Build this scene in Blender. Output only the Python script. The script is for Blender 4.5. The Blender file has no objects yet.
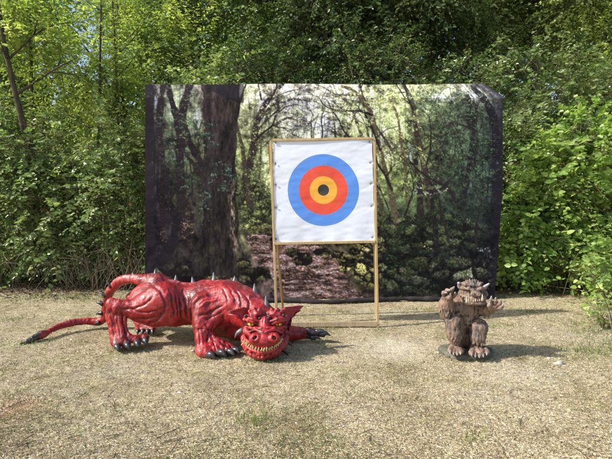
import bpy, math, random
import numpy as np
from mathutils import Vector
random.seed(7)
RNG = np.random.default_rng(11)
C = bpy.context.scene.collection
scene = bpy.context.scene
R = math.radians

# ------------------------------------------------------------------ camera model
CAM = np.array([0.0, 0.0, 1.55])
F = 442.0
PITCH = math.atan(26.5 / 442.0)
CP, SP = math.cos(PITCH), math.sin(PITCH)

def P(x, y, Y):
    """point of the place seen at photo position x,y and lying Y metres ahead"""
    u, v = x - 306.0, 229.5 - y
    d = np.array([u, F * CP + v * SP, -F * SP + v * CP])
    return CAM + d * (Y / d[1])

def GY(y):
    v = 229.5 - y
    return CAM[2] * (F * CP + v * SP) / (F * SP - v * CP)

def G(x, y):
    return P(x, y, GY(y))

def rp(r, Y):
    return r * Y / 437.0

# ------------------------------------------------------------------ object helpers
def setp(o, label=None, cat=None, group=None, kind=None):
    for k, v in (('label', label), ('category', cat), ('group', group), ('kind', kind)):
        if v:
            o[k] = v
    return o

def thing(name, label, cat, loc=(0, 0, 0), rz=0.0, group=None):
    o = bpy.data.objects.new(name, None)
    C.objects.link(o)
    o.empty_display_size = 0.1
    o.location = loc
    o.rotation_euler = (0, 0, rz)
    return setp(o, label, cat, group)

def make_mesh(name, V, faces, mats, smooth=True, matidx=None):
    """faces: array (n,3)/(n,4) or list of such arrays / python lists"""
    me = bpy.data.meshes.new(name)
    V = np.asarray(V, dtype=np.float32)
    if isinstance(faces, np.ndarray):
        faces = [faces]
    arrs = []
    for f in faces:
        if isinstance(f, np.ndarray):
            if len(f):
                arrs.append((f.reshape(-1), np.full(len(f), f.shape[1])))
        else:
            for q in f:
                arrs.append((np.array(q), np.array([len(q)])))
    idx = np.concatenate([a[0] for a in arrs]).astype(np.int32)
    cnt = np.concatenate([a[1] for a in arrs]).astype(np.int32)
    st = np.concatenate([[0], np.cumsum(cnt)[:-1]]).astype(np.int32)
    me.vertices.add(len(V))
    me.vertices.foreach_set('co', V.reshape(-1))
    me.loops.add(len(idx))
    me.loops.foreach_set('vertex_index', idx)
    me.polygons.add(len(cnt))
    me.polygons.foreach_set('loop_start', st)
    me.polygons.foreach_set('loop_total', cnt)
    if matidx is not None:
        me.polygons.foreach_set('material_index', np.asarray(matidx, dtype=np.int32))
    me.polygons.foreach_set('use_smooth', np.full(len(cnt), bool(smooth)))
    me.update(calc_edges=True)
    me.validate()
    for m in (mats if isinstance(mats, (list, tuple)) else [mats]):
        me.materials.append(m)
    return me

def part(name, V, faces, mats, parent=None, smooth=True, matidx=None):
    V = np.asarray(V, dtype=np.float32)
    if parent is not None:
        g = np.zeros(3)
        p = parent
        while p is not None:
            g = g + np.array(p.location)
            p = p.parent
        V = V - g.astype(np.float32)
    me = make_mesh(name, V, faces, mats, smooth, matidx)
    o = bpy.data.objects.new(name, me)
    C.objects.link(o)
    if parent is not None:
        o.parent = parent
    return o

def color_attr(me, cols, name='paint'):
    a = me.color_attributes.new(name, 'FLOAT_COLOR', 'POINT')
    c = np.ones((len(me.vertices), 4), dtype=np.float32)
    c[:, :3] = cols
    a.data.foreach_set('color', c.reshape(-1))

def nrm(v):
    v = np.asarray(v, dtype=float)
    n = np.linalg.norm(v, axis=-1, keepdims=True)
    return v / np.maximum(n, 1e-9)

def sweep(pts, rad, sides=8, cap=True, flat=1.0):
    """tapered tube through pts"""
    pts = np.asarray(pts, float)
    n = len(pts)
    tan = np.zeros_like(pts)
    tan[1:-1] = pts[2:] - pts[:-2]
    tan[0] = pts[1] - pts[0]
    tan[-1] = pts[-1] - pts[-2]
    tan = nrm(tan)
    ref = np.array([0, 0, 1.0]) if abs(tan[0][2]) < 0.8 else np.array([1.0, 0, 0])
    u = nrm(np.cross(tan[0], ref))
    V = []
    for i in range(n):
        u = nrm(u - tan[i] * np.dot(u, tan[i]))
        w = np.cross(tan[i], u)
        for k in range(sides):
            a = 2 * math.pi * k / sides
            V.append(pts[i] + rad[i] * (math.cos(a) * u + flat * math.sin(a) * w))
    Fc = []
    for i in range(n - 1):
        for k in range(sides):
            k2 = (k + 1) % sides
            Fc.append((i * sides + k, i * sides + k2, (i + 1) * sides + k2, (i + 1) * sides + k))
    faces = [np.array(Fc)]
    if cap:
        faces.append([list(range(sides))[::-1], [(n - 1) * sides + k for k in range(sides)]])
    return np.array(V), faces

def curve(pts, n=12):
    """Catmull-Rom through pts"""
    p = np.asarray(pts, float)
    if len(p) < 3:
        t = np.linspace(0, 1, n)[:, None]
        return p[0] * (1 - t) + p[-1] * t
    q = np.vstack([2 * p[0] - p[1], p, 2 * p[-1] - p[-2]])
    out = []
    ts = np.linspace(0, len(p) - 1 - 1e-6, n)
    for t in ts:
        i = int(t); s = t - i
        a, b, c, d = q[i], q[i + 1], q[i + 2], q[i + 3]
        out.append(0.5 * ((2 * b) + (-a + c) * s + (2 * a - 5 * b + 4 * c - d) * s * s + (-a + 3 * b - 3 * c + d) * s ** 3))
    return np.array(out)

class MB:
    def __init__(self):
        self.V = []; self.F = []; self.n = 0; self.M = []
    def add(self, V, faces, m=0):
        if isinstance(faces, np.ndarray):
            faces = [faces]
        for f in faces:
            if isinstance(f, np.ndarray):
                if len(f):
                    self.F.append(f + self.n); self.M.append(np.full(len(f), m))
            else:
                self.F.append([[q + self.n for q in g] for g in f]); self.M.append(np.full(len(f), m))
        self.V.append(np.asarray(V, float)); self.n += len(V)
        return self
    def tube(self, pts, rad, sides=8, m=0, cap=True, flat=1.0):
        V, f = sweep(pts, rad, sides, cap, flat)
        return self.add(V, f, m)
    def beam(self, a, b, w, t, up=(0, -1, 0), bev=0.003):
        """squared timber from a to b, w wide, t deep along 'up', chamfered edges"""
        a = np.asarray(a, float); b = np.asarray(b, float)
        ax = nrm(b - a); n = np.asarray(up, float); n = nrm(n - ax * np.dot(n, ax)); s = np.cross(ax, n)
        V = []
        cs = []
        for (i, j) in ((-1, -1), (1, -1), (1, 1), (-1, 1)):
            cs.append((i * (w / 2 - bev), j * t / 2) if (i * j < 0) else (i * w / 2, j * (t / 2 - bev)))
            cs.append((i * w / 2, j * (t / 2 - bev)) if (i * j < 0) else (i * (w / 2 - bev), j * t / 2))
        for e in (a, b):
            for (x, y) in cs:
                V.append(e + s * x + n * y)
        f = [(k, (k + 1) % 8, 8 + (k + 1) % 8, 8 + k) for k in range(8)]
        return self.add(np.array(V), [np.array(f), [list(range(8))[::-1], list(range(8, 16))]])
    def build(self, name, mats, parent=None, smooth=True):
        return part(name, np.vstack(self.V), self.F, mats, parent, smooth, np.concatenate(self.M))

# ------------------------------------------------------------------ numpy noise
def _hash(ix, iy, iz, seed):
    h = (ix.astype(np.int64) * 374761393 + iy.astype(np.int64) * 668265263 + iz.astype(np.int64) * 2147483647 + seed * 974711) & 0xffffffff
    h = ((h ^ (h >> 13)) * 1274126177) & 0xffffffff
    h = h ^ (h >> 16)
    return (h & 0xffff) / 65535.0

def vnoise(Pn, scale, seed=0):
    q = np.asarray(Pn, float) * scale
    i = np.floor(q).astype(np.int64); f = q - i
    f = f * f * (3 - 2 * f)
    r = 0
    for dx in (0, 1):
        for dy in (0, 1):
            for dz in (0, 1):
                w = (f[:, 0] if dx else 1 - f[:, 0]) * (f[:, 1] if dy else 1 - f[:, 1]) * (f[:, 2] if dz else 1 - f[:, 2])
                r = r + w * _hash(i[:, 0] + dx, i[:, 1] + dy, i[:, 2] + dz, seed)
    return r * 2 - 1

# ------------------------------------------------------------------ signed-distance sculpting
class Sculpt:
    def __init__(self, lo, hi, h):
        self.lo = np.array(lo, float); self.h = h
        self.n = np.ceil((np.array(hi) - self.lo) / h).astype(int) + 1
        self.ax = [self.lo[i] + h * np.arange(self.n[i]) for i in range(3)]
        self.f = np.full(tuple(self.n), 0.5, dtype=np.float32)
    def _win(self, lo, hi, m):
        s = []
        for i in range(3):
            a = int(max(0, math.floor((lo[i] - m - self.lo[i]) / self.h)))
            b = int(min(self.n[i], math.ceil((hi[i] + m - self.lo[i]) / self.h) + 1))
            s.append(slice(a, max(a, b)))
        s = tuple(s)
        X = self.ax[0][s[0]][:, None, None].astype(np.float32)
        Y = self.ax[1][s[1]][None, :, None].astype(np.float32)
        Z = self.ax[2][s[2]][None, None, :].astype(np.float32)
        return s, X, Y, Z
    def _mix(self, s, d, k, sub=False):
        a = self.f[s]
        if a.size == 0:
            return
        if sub:
            d = -d
            h = np.clip(0.5 - 0.5 * (d - a) / k, 0, 1)      # smooth max(a, d)
            self.f[s] = a * h + d * (1 - h) + k * h * (1 - h)
        else:
            h = np.clip(0.5 + 0.5 * (d - a) / k, 0, 1)
            self.f[s] = d * (1 - h) + a * h - k * h * (1 - h)
    def cone(self, a, b, ra, rb, k=0.02, sub=False):
        a = np.asarray(a, float); b = np.asarray(b, float)
        r = max(ra, rb)
        s, X, Y, Z = self._win(np.minimum(a, b) - r, np.maximum(a, b) + r, k + 3 * self.h)
        ba = b - a; L = max(float(np.dot(ba, ba)), 1e-9)
        t = np.clip(((X - a[0]) * ba[0] + (Y - a[1]) * ba[1] + (Z - a[2]) * ba[2]) / L, 0, 1)
        d = np.sqrt((X - a[0] - t * ba[0]) ** 2 + (Y - a[1] - t * ba[1]) ** 2 + (Z - a[2] - t * ba[2]) ** 2) - (ra + (rb - ra) * t)
        self._mix(s, d.astype(np.float32), k, sub)
    def path(self, pts, rads, k=0.02, sub=False, n=None):
        pts = np.asarray(pts, float)
        if n:
            q = curve(pts, n)
            t = np.linspace(0, len(rads) - 1, n)
            rads = np.interp(t, range(len(rads)), rads)
            pts = q
        for i in range(len(pts) - 1):
            self.cone(pts[i], pts[i + 1], rads[i], rads[i + 1], k, sub)
    def ell(self, c, r, k=0.02, rot=None, sub=False):
        c = np.asarray(c, float); r = np.asarray(r, float); m = float(r.max())
        s, X, Y, Z = self._win(c - m, c + m, k + 3 * self.h)
        x, y, z = X - c[0], Y - c[1], Z - c[2]
        if rot is not None:
            from mathutils import Euler
            M = np.array(Euler([R(q) for q in rot]).to_matrix()).T
            x, y, z = (M[0, 0] * x + M[0, 1] * y + M[0, 2] * z, M[1, 0] * x + M[1, 1] * y + M[1, 2] * z, M[2, 0] * x + M[2, 1] * y + M[2, 2] * z)
        k0 = np.sqrt((x / r[0]) ** 2 + (y / r[1]) ** 2 + (z / r[2]) ** 2)
        k1 = np.sqrt((x / r[0] ** 2) ** 2 + (y / r[1] ** 2) ** 2 + (z / r[2] ** 2) ** 2)
        d = k0 * (k0 - 1) / np.maximum(k1, 1e-6)
        self._mix(s, d.astype(np.float32), k, sub)
    def floor(self, z):
        zz = self.ax[2][None, None, :].astype(np.float32)
        self.f = np.maximum(self.f, z - zz)
    def mesh(self):
        f = self.f; ins = f < 0
        nx, ny, nz = f.shape
        cs = [ins[i:nx - 1 + i, j:ny - 1 + j, k:nz - 1 + k] for i in (0, 1) for j in (0, 1) for k in (0, 1)]
        anyi = cs[0].copy(); alli = cs[0].copy()
        for c in cs[1:]:
            anyi |= c; alli &= c
        act = anyi & ~alli
        ci = np.argwhere(act)
        idx = np.full(act.shape, -1, dtype=np.int32); idx[act] = np.arange(len(ci))
        corners = [(i, j, k) for i in (0, 1) for j in (0, 1) for k in (0, 1)]
        val = {c: f[ci[:, 0] + c[0], ci[:, 1] + c[1], ci[:, 2] + c[2]] for c in corners}
        S = np.zeros((len(ci), 3)); N = np.zeros(len(ci))
        for a in corners:
            for ax in range(3):
                if a[ax] == 0:
                    b = list(a); b[ax] = 1; b = tuple(b)
                    va, vb = val[a], val[b]
                    m = (va < 0) != (vb < 0)
                    t = np.where(m, va / np.where(np.abs(va - vb) < 1e-9, 1, va - vb), 0)
                    p = np.tile(np.array(a, float), (len(ci), 1)); p[:, ax] += t
                    S += p * m[:, None]; N += m
        V = self.lo + self.h * (ci + S / N[:, None])
        quads = []
        for ax in range(3):
            o1, o2 = [(1, 2), (2, 0), (0, 1)][ax]
            sl = [slice(1, d - 1) for d in f.shape]
            a = [slice(1, d - 1) for d in f.shape]; b = [slice(1, d - 1) for d in f.shape]
            a[ax] = slice(0, f.shape[ax] - 1); b[ax] = slice(1, f.shape[ax])
            ia, ib = ins[tuple(a)], ins[tuple(b)]
            e = np.argwhere(ia != ib)
            if not len(e):
                continue
            off = np.ones(3, int); off[ax] = 0
            e = e + off
            flip = ins[e[:, 0], e[:, 1], e[:, 2]]
            def cell(d1, d2):
                c = e.copy(); c[:, o1] -= d1; c[:, o2] -= d2
                return idx[c[:, 0], c[:, 1], c[:, 2]]
            q = np.stack([cell(1, 1), cell(0, 1), cell(0, 0), cell(1, 0)], 1)
            q[~flip] = q[~flip][:, ::-1]
            quads.append(q)
        Q = np.vstack(quads)
        return V, Q[(Q >= 0).all(1)]

def mesh_normals(V, Q):
    n = np.cross(V[Q[:, 2]] - V[Q[:, 0]], V[Q[:, 3]] - V[Q[:, 1]])
    N = np.zeros_like(V)
    for k in range(4):
        for a in range(3):
            N[:, a] += np.bincount(Q[:, k], n[:, a], len(V))
    return nrm(N)

def smooth_pos(V, Q, it):
    E = np.vstack([Q[:, [0, 1]], Q[:, [1, 2]], Q[:, [2, 3]], Q[:, [3, 0]]])
    E = np.vstack([E, E[:, ::-1]])
    n = np.bincount(E[:, 0], minlength=len(V)).astype(float)
    W = V.copy()
    for _ in range(it):
        S = np.stack([np.bincount(E[:, 0], W[E[:, 1], k], len(V)) for k in range(3)], 1)
        W = 0.35 * W + 0.65 * S / np.maximum(n, 1)[:, None]
    return W

def cavity(V, Q, N, it=8):
    """height of the smoothed hide above the real one: positive in creases, negative on ridges"""
    return ((smooth_pos(V, Q, it) - V) * N).sum(1)

def carve(V, N, lines):
    """cut or raise creases on the flank that faces the front: (photo polyline, width px, depth m)"""
    d = V - CAM
    zc = d[:, 1] * CP - d[:, 2] * SP
    u = 306 + F * d[:, 0] / zc
    v = 229.5 - F * (d[:, 2] * CP + d[:, 1] * SP) / zc
    jit = vnoise(V, 18, 41) * 1.1
    out = np.zeros(len(V))
    face = np.clip(-N[:, 1] * 2 + .2, 0, 1)
    for pts, wd, dep in lines:
        q = curve([(x, y, 0) for x, y in pts], 40)
        best = np.full(len(V), 1e9); tt = np.zeros(len(V))
        m = (u > q[:, 0].min() - 4 * wd - 2) & (u < q[:, 0].max() + 4 * wd + 2) & (v > q[:, 1].min() - 4 * wd - 2) & (v < q[:, 1].max() + 4 * wd + 2)
        uu, vv = u[m] + jit[m], v[m] + jit[m] * .6
        bb = np.full(m.sum(), 1e9); t_ = np.zeros(m.sum())
        for i, p in enumerate(q):
            dd = (uu - p[0]) ** 2 + (vv - p[1]) ** 2
            k = dd < bb; bb[k] = dd[k]; t_[k] = i / 39
        taper = np.clip(np.sin(np.pi * np.clip(t_, .04, .96)) * 1.6, 0, 1)
        out[m] -= .82 * dep * np.exp(-bb / wd ** 2) * taper
    return out * face

# ------------------------------------------------------------------ materials
def mat(name, rough=0.6, spec=0.4):
    m = bpy.data.materials.new(name); m.use_nodes = True
    nt = m.node_tree; nt.nodes.clear()
    out = nt.nodes.new('ShaderNodeOutputMaterial')
    b = nt.nodes.new('ShaderNodeBsdfPrincipled')
    b.inputs['Roughness'].default_value = rough
    b.inputs['Specular IOR Level'].default_value = spec
    nt.links.new(b.outputs[0], out.inputs[0])
    return m, nt, b, out

def nd(nt, t, **kw):
    n = nt.nodes.new(t)
    for k, v in kw.items():
        if k.startswith('i_'):
            n.inputs[k[2:].replace('_', ' ')].default_value = v
        else:
            setattr(n, k, v)
    return n

def noise(nt, vec, scale, detail=4, rough=0.55, dist=0.0):
    n = nd(nt, 'ShaderNodeTexNoise')
    n.inputs['Scale'].default_value = scale; n.inputs['Detail'].default_value = detail
    n.inputs['Roughness'].default_value = rough; n.inputs['Distortion'].default_value = dist
    if vec is not None:
        nt.links.new(vec, n.inputs['Vector'])
    return n.outputs['Fac']

def ramp(nt, fac, stops, interp='LINEAR'):
    r = nd(nt, 'ShaderNodeValToRGB'); r.color_ramp.interpolation = interp
    el = r.color_ramp.elements
    while len(el) < len(stops):
        el.new(0.5)
    for e, (p, c) in zip(el, stops):
        e.position = p
        e.color = (c[0], c[1], c[2], 1) if hasattr(c, '__len__') else (c, c, c, 1)
    nt.links.new(fac, r.inputs[0])
    return r.outputs[0]

def mix(nt, fac, a, b, mode='MIX'):
    m = nd(nt, 'ShaderNodeMix', data_type='RGBA', blend_type=mode)
    for s, v in ((m.inputs[0], fac), (m.inputs[6], a), (m.inputs[7], b)):
        if isinstance(v, bpy.types.NodeSocket):
            nt.links.new(v, s)
        elif hasattr(v, '__len__'):
            s.default_value = (v[0], v[1], v[2], 1)
        else:
            s.default_value = v
    return m.outputs[2]

def bump(nt, b, h, strength=0.4, dist=0.01):
    n = nd(nt, 'ShaderNodeBump'); n.inputs['Strength'].default_value = strength; n.inputs['Distance'].default_value = dist
    nt.links.new(h, n.inputs['Height']); nt.links.new(n.outputs[0], b.inputs['Normal'])

def obco(nt):
    return nd(nt, 'ShaderNodeTexCoord').outputs['Object']

def leaf_mat(name, cols, trans=0.35, rough=0.45, spec=0.45, tcol=None):
    m, nt, b, out = mat(name, rough, spec)
    g = nd(nt, 'ShaderNodeNewGeometry')
    st = [(i / (len(cols) - 1), c) for i, c in enumerate(cols)]
    col = ramp(nt, g.outputs['Random Per Island'], st)
    big = ramp(nt, noise(nt, g.outputs['Position'], 1.3, 2), [(0.36, (0.62, 0.72, 0.62)), (0.5, (1.0, 1.0, 1.0)), (0.64, (1.35, 1.22, 1.25))])
    col = mix(nt, 1.0, col, big, 'MULTIPLY')
    nt.links.new(col, b.inputs['Base Color'])
    tr = nd(nt, 'ShaderNodeBsdfTranslucent')
    tc = mix(nt, 1.0, col, tcol or (1.4, 1.55, 0.8), 'MULTIPLY')
    nt.links.new(tc, tr.inputs[0])
    ms = nd(nt, 'ShaderNodeMixShader'); ms.inputs[0].default_value = trans
    nt.links.new(b.outputs[0], ms.inputs[1]); nt.links.new(tr.outputs[0], ms.inputs[2])
    nt.links.new(ms.outputs[0], out.inputs[0])
    return m

M = {}
M['leaf_hedge'] = leaf_mat('hedge_leaf', [(0.108, 0.159, 0.058), (0.166, 0.238, 0.084), (0.232, 0.305, 0.117), (0.391, 0.437, 0.246)], .4, .36, .6)
M['leaf_bramble'] = leaf_mat('bramble_leaf', [(0.125, 0.209, 0.041), (0.217, 0.320, 0.067), (0.308, 0.433, 0.108), (0.435, 0.529, 0.184)], .45, .38, .55)
M['leaf_dark'] = leaf_mat('dark_tree_leaf', [(0.038, 0.071, 0.023), (0.065, 0.110, 0.037), (0.099, 0.147, 0.048), (0.161, 0.201, 0.082)], .35, .38, .55)
M['leaf_light'] = leaf_mat('light_tree_leaf', [(0.232, 0.295, 0.073), (0.309, 0.380, 0.096), (0.386, 0.453, 0.125), (0.464, 0.516, 0.206)], .55)
M['leaf_mid'] = leaf_mat('mid_tree_leaf', [(0.137, 0.198, 0.068), (0.205, 0.278, 0.097), (0.273, 0.351, 0.138), (0.368, 0.423, 0.227)], .45, .4, .55)
M['leaf_dead'] = leaf_mat('withered_leaf', [(0.10, 0.06, 0.025), (0.20, 0.13, 0.06), (0.28, 0.21, 0.10)], .2, .7, .2, (1.2, 1.1, .8))
M['grass'] = leaf_mat('grass_blade', [(0.10, 0.13, 0.03), (0.15, 0.17, 0.05), (0.24, 0.22, 0.09), (0.12, 0.19, 0.035)], 0.3, 0.6, 0.3)

def bark(name, c1, c2, sc=14):
    m, nt, b, out = mat(name, 0.9, 0.2)
    mp = nd(nt, 'ShaderNodeMapping'); mp.inputs['Scale'].default_value = (1, 1, 0.25)
    nt.links.new(obco(nt), mp.inputs[0])
    n = noise(nt, mp.outputs[0], sc, 6, 0.65, 0.4)
    nt.links.new(ramp(nt, n, [(0.3, c1), (0.7, c2)]), b.inputs['Base Color'])
    bump(nt, b, n, 0.7, 0.02)
    return m
M['bark'] = bark('tree_bark', (0.035, 0.028, 0.02), (0.13, 0.105, 0.08))
M['stem'] = bark('dry_stem', (0.14, 0.11, 0.07), (0.38, 0.31, 0.21), 30)
M['cane'] = bark('green_cane', (0.08, 0.10, 0.035), (0.19, 0.16, 0.08), 30)

def wood(name, c1, c2, c3):
    m, nt, b, out = mat(name, 0.62, 0.35)
    co = obco(nt)
    mp = nd(nt, 'ShaderNodeMapping'); mp.inputs['Scale'].default_value = (26, 26, 1.6)
    nt.links.new(co, mp.inputs[0])
    n = noise(nt, mp.outputs[0], 2.2, 6, 0.6, 0.6)
    col = ramp(nt, n, [(0.25, c1), (0.55, c2), (0.8, c3)])
    st = noise(nt, co, 9, 3)
    col = mix(nt, ramp(nt, st, [(0.45, 0.0), (0.75, 0.35)]), col, (0.22, 0.17, 0.11))
    nt.links.new(col, b.inputs['Base Color'])
    bump(nt, b, n, 0.3, 0.003)
    return m
M['wood'] = wood('pine_batten', (0.36, 0.235, 0.10), (0.50, 0.35, 0.17), (0.60, 0.45, 0.25))
M['wood_dark'] = wood('weathered_batten', (0.22, 0.12, 0.045), (0.34, 0.19, 0.075), (0.42, 0.26, 0.12))
M['wood_rail'] = wood('grey_rail', (0.30, 0.22, 0.12), (0.42, 0.33, 0.20), (0.52, 0.43, 0.29))

# ------------------------------------------------------------------ ground
def build_ground():
    m, nt, b, out = mat('dry_gravelly_ground', 0.95, 0.15)
    co = nd(nt, 'ShaderNodeNewGeometry').outputs['Position']
    fine = noise(nt, co, 60, 6, 0.75)
    fib = noise(nt, co, 170, 4, 0.7, 0.8)
    base = ramp(nt, fine, [(0.38, (0.07, 0.05, 0.028)), (0.45, (0.32, 0.265, 0.17)), (0.56, (0.53, 0.45, 0.30)), (0.67, (0.78, 0.71, 0.54))])
    base = mix(nt, ramp(nt, fib, [(0.42, 0.0), (0.62, 0.55)]), base, (0.55, 0.485, 0.33))
    patch = noise(nt, co, 1.7, 5, 0.6)
    base = mix(nt, ramp(nt, patch, [(0.52, 0.0), (0.68, 0.4)]), base, (0.27, 0.21, 0.14))
    gr = noise(nt, co, 2.9, 5, 0.7, 0.5)
    base = mix(nt, ramp(nt, gr, [(0.48, 0.0), (0.68, 0.6)]), base, (0.27, 0.27, 0.09))
    base = mix(nt, 1.0, base, ramp(nt, noise(nt, co, 1.9, 5, .65, .6), [(.30, (.74, .71, .66)), (.48, (1.0, .99, .98)), (.66, (1.14, 1.13, 1.12))]), 'MULTIPLY')
    base = mix(nt, 1.0, base, ramp(nt, noise(nt, co, 11, 5, .7), [(.36, (.62, .58, .52)), (.5, (1, 1, 1)), (.66, (1.2, 1.2, 1.18))]), 'MULTIPLY')
    pale = noise(nt, co, 0.9, 3)
    base = mix(nt, ramp(nt, pale, [(0.55, 0.0), (0.75, 0.4)]), base, (0.50, 0.47, 0.40))
    # strip of leaf mould under the hedge and the red-brown stain left of the foreground
    sep = nd(nt, 'ShaderNodeSeparateXYZ'); nt.links.new(co, sep.inputs[0])
    wob = nd(nt, 'ShaderNodeMath', operation='MULTIPLY_ADD'); nt.links.new(noise(nt, co, 2.2, 4), wob.inputs[0])
    wob.inputs[1].default_value = 0.9; nt.links.new(sep.outputs[1], wob.inputs[2])
    base = mix(nt, ramp(nt, nd_map(nt, wob.outputs[0], 7.7, 8.5), [(0, 0.0), (1, 0.85)]), base, (0.06, 0.045, 0.03))
    for (px, py, rad, colr, am) in ((12, 408, 0.34, (0.32, 0.12, 0.07), 0.6), (205, 385, 0.20, (0.20, 0.16, 0.11), 0.35), (215, 432, 0.15, (0.18, 0.14, 0.09), 0.35), (395, 348, 0.6, (0.66, 0.61, 0.50), 0.7), (520, 372, 0.5, (0.62, 0.57, 0.46), 0.5)):
        g = G(px, py)
        vs = nd(nt, 'ShaderNodeVectorMath', operation='DISTANCE'); nt.links.new(co, vs.inputs[0]); vs.inputs[1].default_value = (g[0], g[1], 0)
        mm = nd(nt, 'ShaderNodeMath', operation='MULTIPLY_ADD'); nt.links.new(noise(nt, co, 7, 5, 0.7), mm.inputs[0]); mm.inputs[1].default_value = rad * 1.2; nt.links.new(vs.outputs['Value'], mm.inputs[2])
        base = mix(nt, ramp(nt, nd_map(nt, mm.outputs[0], rad * 0.7, rad * 1.6), [(0, am), (1, 0.0)]), base, colr)
    nt.links.new(base, b.inputs['Base Color'])
    hh = nd(nt, 'ShaderNodeMath', operation='ADD'); nt.links.new(fine, hh.inputs[0]); nt.links.new(fib, hh.inputs[1])
    bump(nt, b, hh.outputs[0], 0.8, 0.012)
    # near field: fine grid; far field coarse rings
    def axis(lo, hi, st, far):
        a = list(np.arange(lo, hi + 1e-6, st))
        pre, post = [], []
        s, v = st, lo
        while v > -far:
            s *= 1.35; v -= s; pre.append(v)
        s, v = st, hi
        while v < far:
            s *= 1.35; v += s; post.append(v)
        return np.array(pre[::-1] + a + post)
    xs = axis(-5.0, 5.0, 0.022, 160); ys = axis(2.2, 8.4, 0.022, 160)
    X, Y = np.meshgrid(xs, ys)
    Pn = np.stack([X.ravel(), Y.ravel(), np.zeros(X.size)], 1)
    Z = ground_z(Pn)
    fade = np.clip((Pn[:, 1] - 2) / 0.4, 0, 1) * np.clip((9.0 - Pn[:, 1]) / 0.5, 0, 1) * np.clip((5.4 - np.abs(Pn[:, 0])) / 0.4, 0, 1)
    Z = Z + fade * (vnoise(Pn, 24, 5) * 0.0035 + vnoise(Pn, 45, 6) * 0.0025)
    Pn[:, 2] = Z
    nx, ny = len(xs), len(ys)
    i = np.arange(nx - 1)[None, :] + nx * np.arange(ny - 1)[:, None]
    i = i.ravel()
    o = part('ground', Pn, np.stack([i, i + 1, i + nx + 1, i + nx], 1), m)
    setp(o, kind='structure')

def nd_map(nt, v, a, b):
    n = nd(nt, 'ShaderNodeMapRange'); n.inputs[1].default_value = a; n.inputs[2].default_value = b
    nt.links.new(v, n.inputs[0])
    return n.outputs[0]

def ground_z(Pn):
    Pn = np.atleast_2d(Pn)
    q = Pn.copy(); q[:, 2] = 0
    return vnoise(q, 1.1, 3) * 0.006 + vnoise(q, 4.5, 4) * 0.004 - 0.004

# ------------------------------------------------------------------ scatter on the ground
def scatter_pts(n, seed, ymin=2.5, ymax=8.1, power=1.6, xm=0.78):
    r = np.random.default_rng(seed)
    y = ymin + (ymax - ymin) * r.random(n) ** power
    x = (r.random(n) * 2 - 1) * (y * xm + 0.15)
    Pn = np.stack([x, y, np.zeros(n)], 1)
    Pn[:, 2] = ground_z(Pn)
    return Pn, r

def straw(n, seed, lmin, lmax, wid, mats_, name, label_kind='stuff', tilt=0.35, ymax=8.2, keep=None, power=1.6):
    Pn, r = scatter_pts(n, seed, ymax=ymax, power=power)
    if keep is not None:
        k = r.random(n) < keep(Pn); Pn = Pn[k]; n = len(Pn)
    a = r.random(n) * 2 * math.pi
    el = (r.random(n) ** 2) * tilt
    L = lmin + (lmax - lmin) * r.random(n) ** 2
    d = np.stack([np.cos(a) * np.cos(el), np.sin(a) * np.cos(el), np.sin(el)], 1)
    s = np.stack([-np.sin(a), np.cos(a), np.zeros(n)], 1)
    up = np.cross(d, s)
    W = wid * (0.6 + 0.8 * r.random(n))
    c = Pn.copy(); c[:, 2] += 0.003 + 0.006 * r.random(n)
    bend = (r.random(n) - 0.5) * 0.4
    v = np.zeros((n, 9, 3))
    for i, t in enumerate((0, 0.5, 1.0)):
        ctr = c + d * (L * t)[:, None] + s * (L * bend * t * (1 - t))[:, None] + np.array([0, 0, 1]) * (L * 0.12 * t * (1 - t))[:, None]
        wf = (W * (1.0 if i < 2 else 0.5))[:, None]
        v[:, i * 3 + 0] = ctr + s * wf
        v[:, i * 3 + 1] = ctr + up * wf * 1.2
        v[:, i * 3 + 2] = ctr - s * wf
    b0 = (np.arange(n) * 9)[:, None]
    q = []
    for i in (0, 1):
        o = i * 3
        q += [b0 + np.array([[o, o + 3, o + 4, o + 1]]), b0 + np.array([[o + 1, o + 4, o + 5, o + 2]])]
    o = part(name, v.reshape(-1, 3), np.vstack(q), mats_, None, False)
    setp(o, kind=label_kind)
    return o

def pebbles(n, seed, rmin, rmax, m, name, keep=None, power=1.6):
    Pn, r = scatter_pts(n, seed, power=power)
    if keep is not None:
        k = r.random(n) < keep(Pn); Pn = Pn[k]; n = len(Pn)
    rad = rmin + (rmax - rmin) * r.random(n) ** 3
    base = np.array([[1, 0, 0], [0.3, 0.9, 0], [-0.8, 0.55, 0], [-0.8, -0.6, 0], [0.35, -0.95, 0], [0.1, 0.1, 0.8], [0.45, -0.2, 0.65]])
    j = base[None] + (r.random((n, 7, 3)) - 0.5) * 0.55
    a = r.random(n) * 6.28
    ca, sa = np.cos(a)[:, None], np.sin(a)[:, None]
    sx = (0.7 + 0.6 * r.random(n))[:, None]
    x = j[..., 0] * sx; y = j[..., 1]
    v = np.stack([x * ca - y * sa, x * sa + y * ca, j[..., 2] * 0.8 - 0.1], 2) * rad[:, None, None] + Pn[:, None, :]
    tri = np.array([[0, 1, 5], [0, 5, 6], [1, 2, 5], [2, 3, 5], [3, 4, 6], [3, 6, 5], [4, 0, 6]])
    f = (np.arange(n) * 7)[:, None, None] + tri[None]
    o = part(name, v.reshape(-1, 3), f.reshape(-1, 3), m, None, False)
    setp(o, kind='stuff')
    return o

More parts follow.
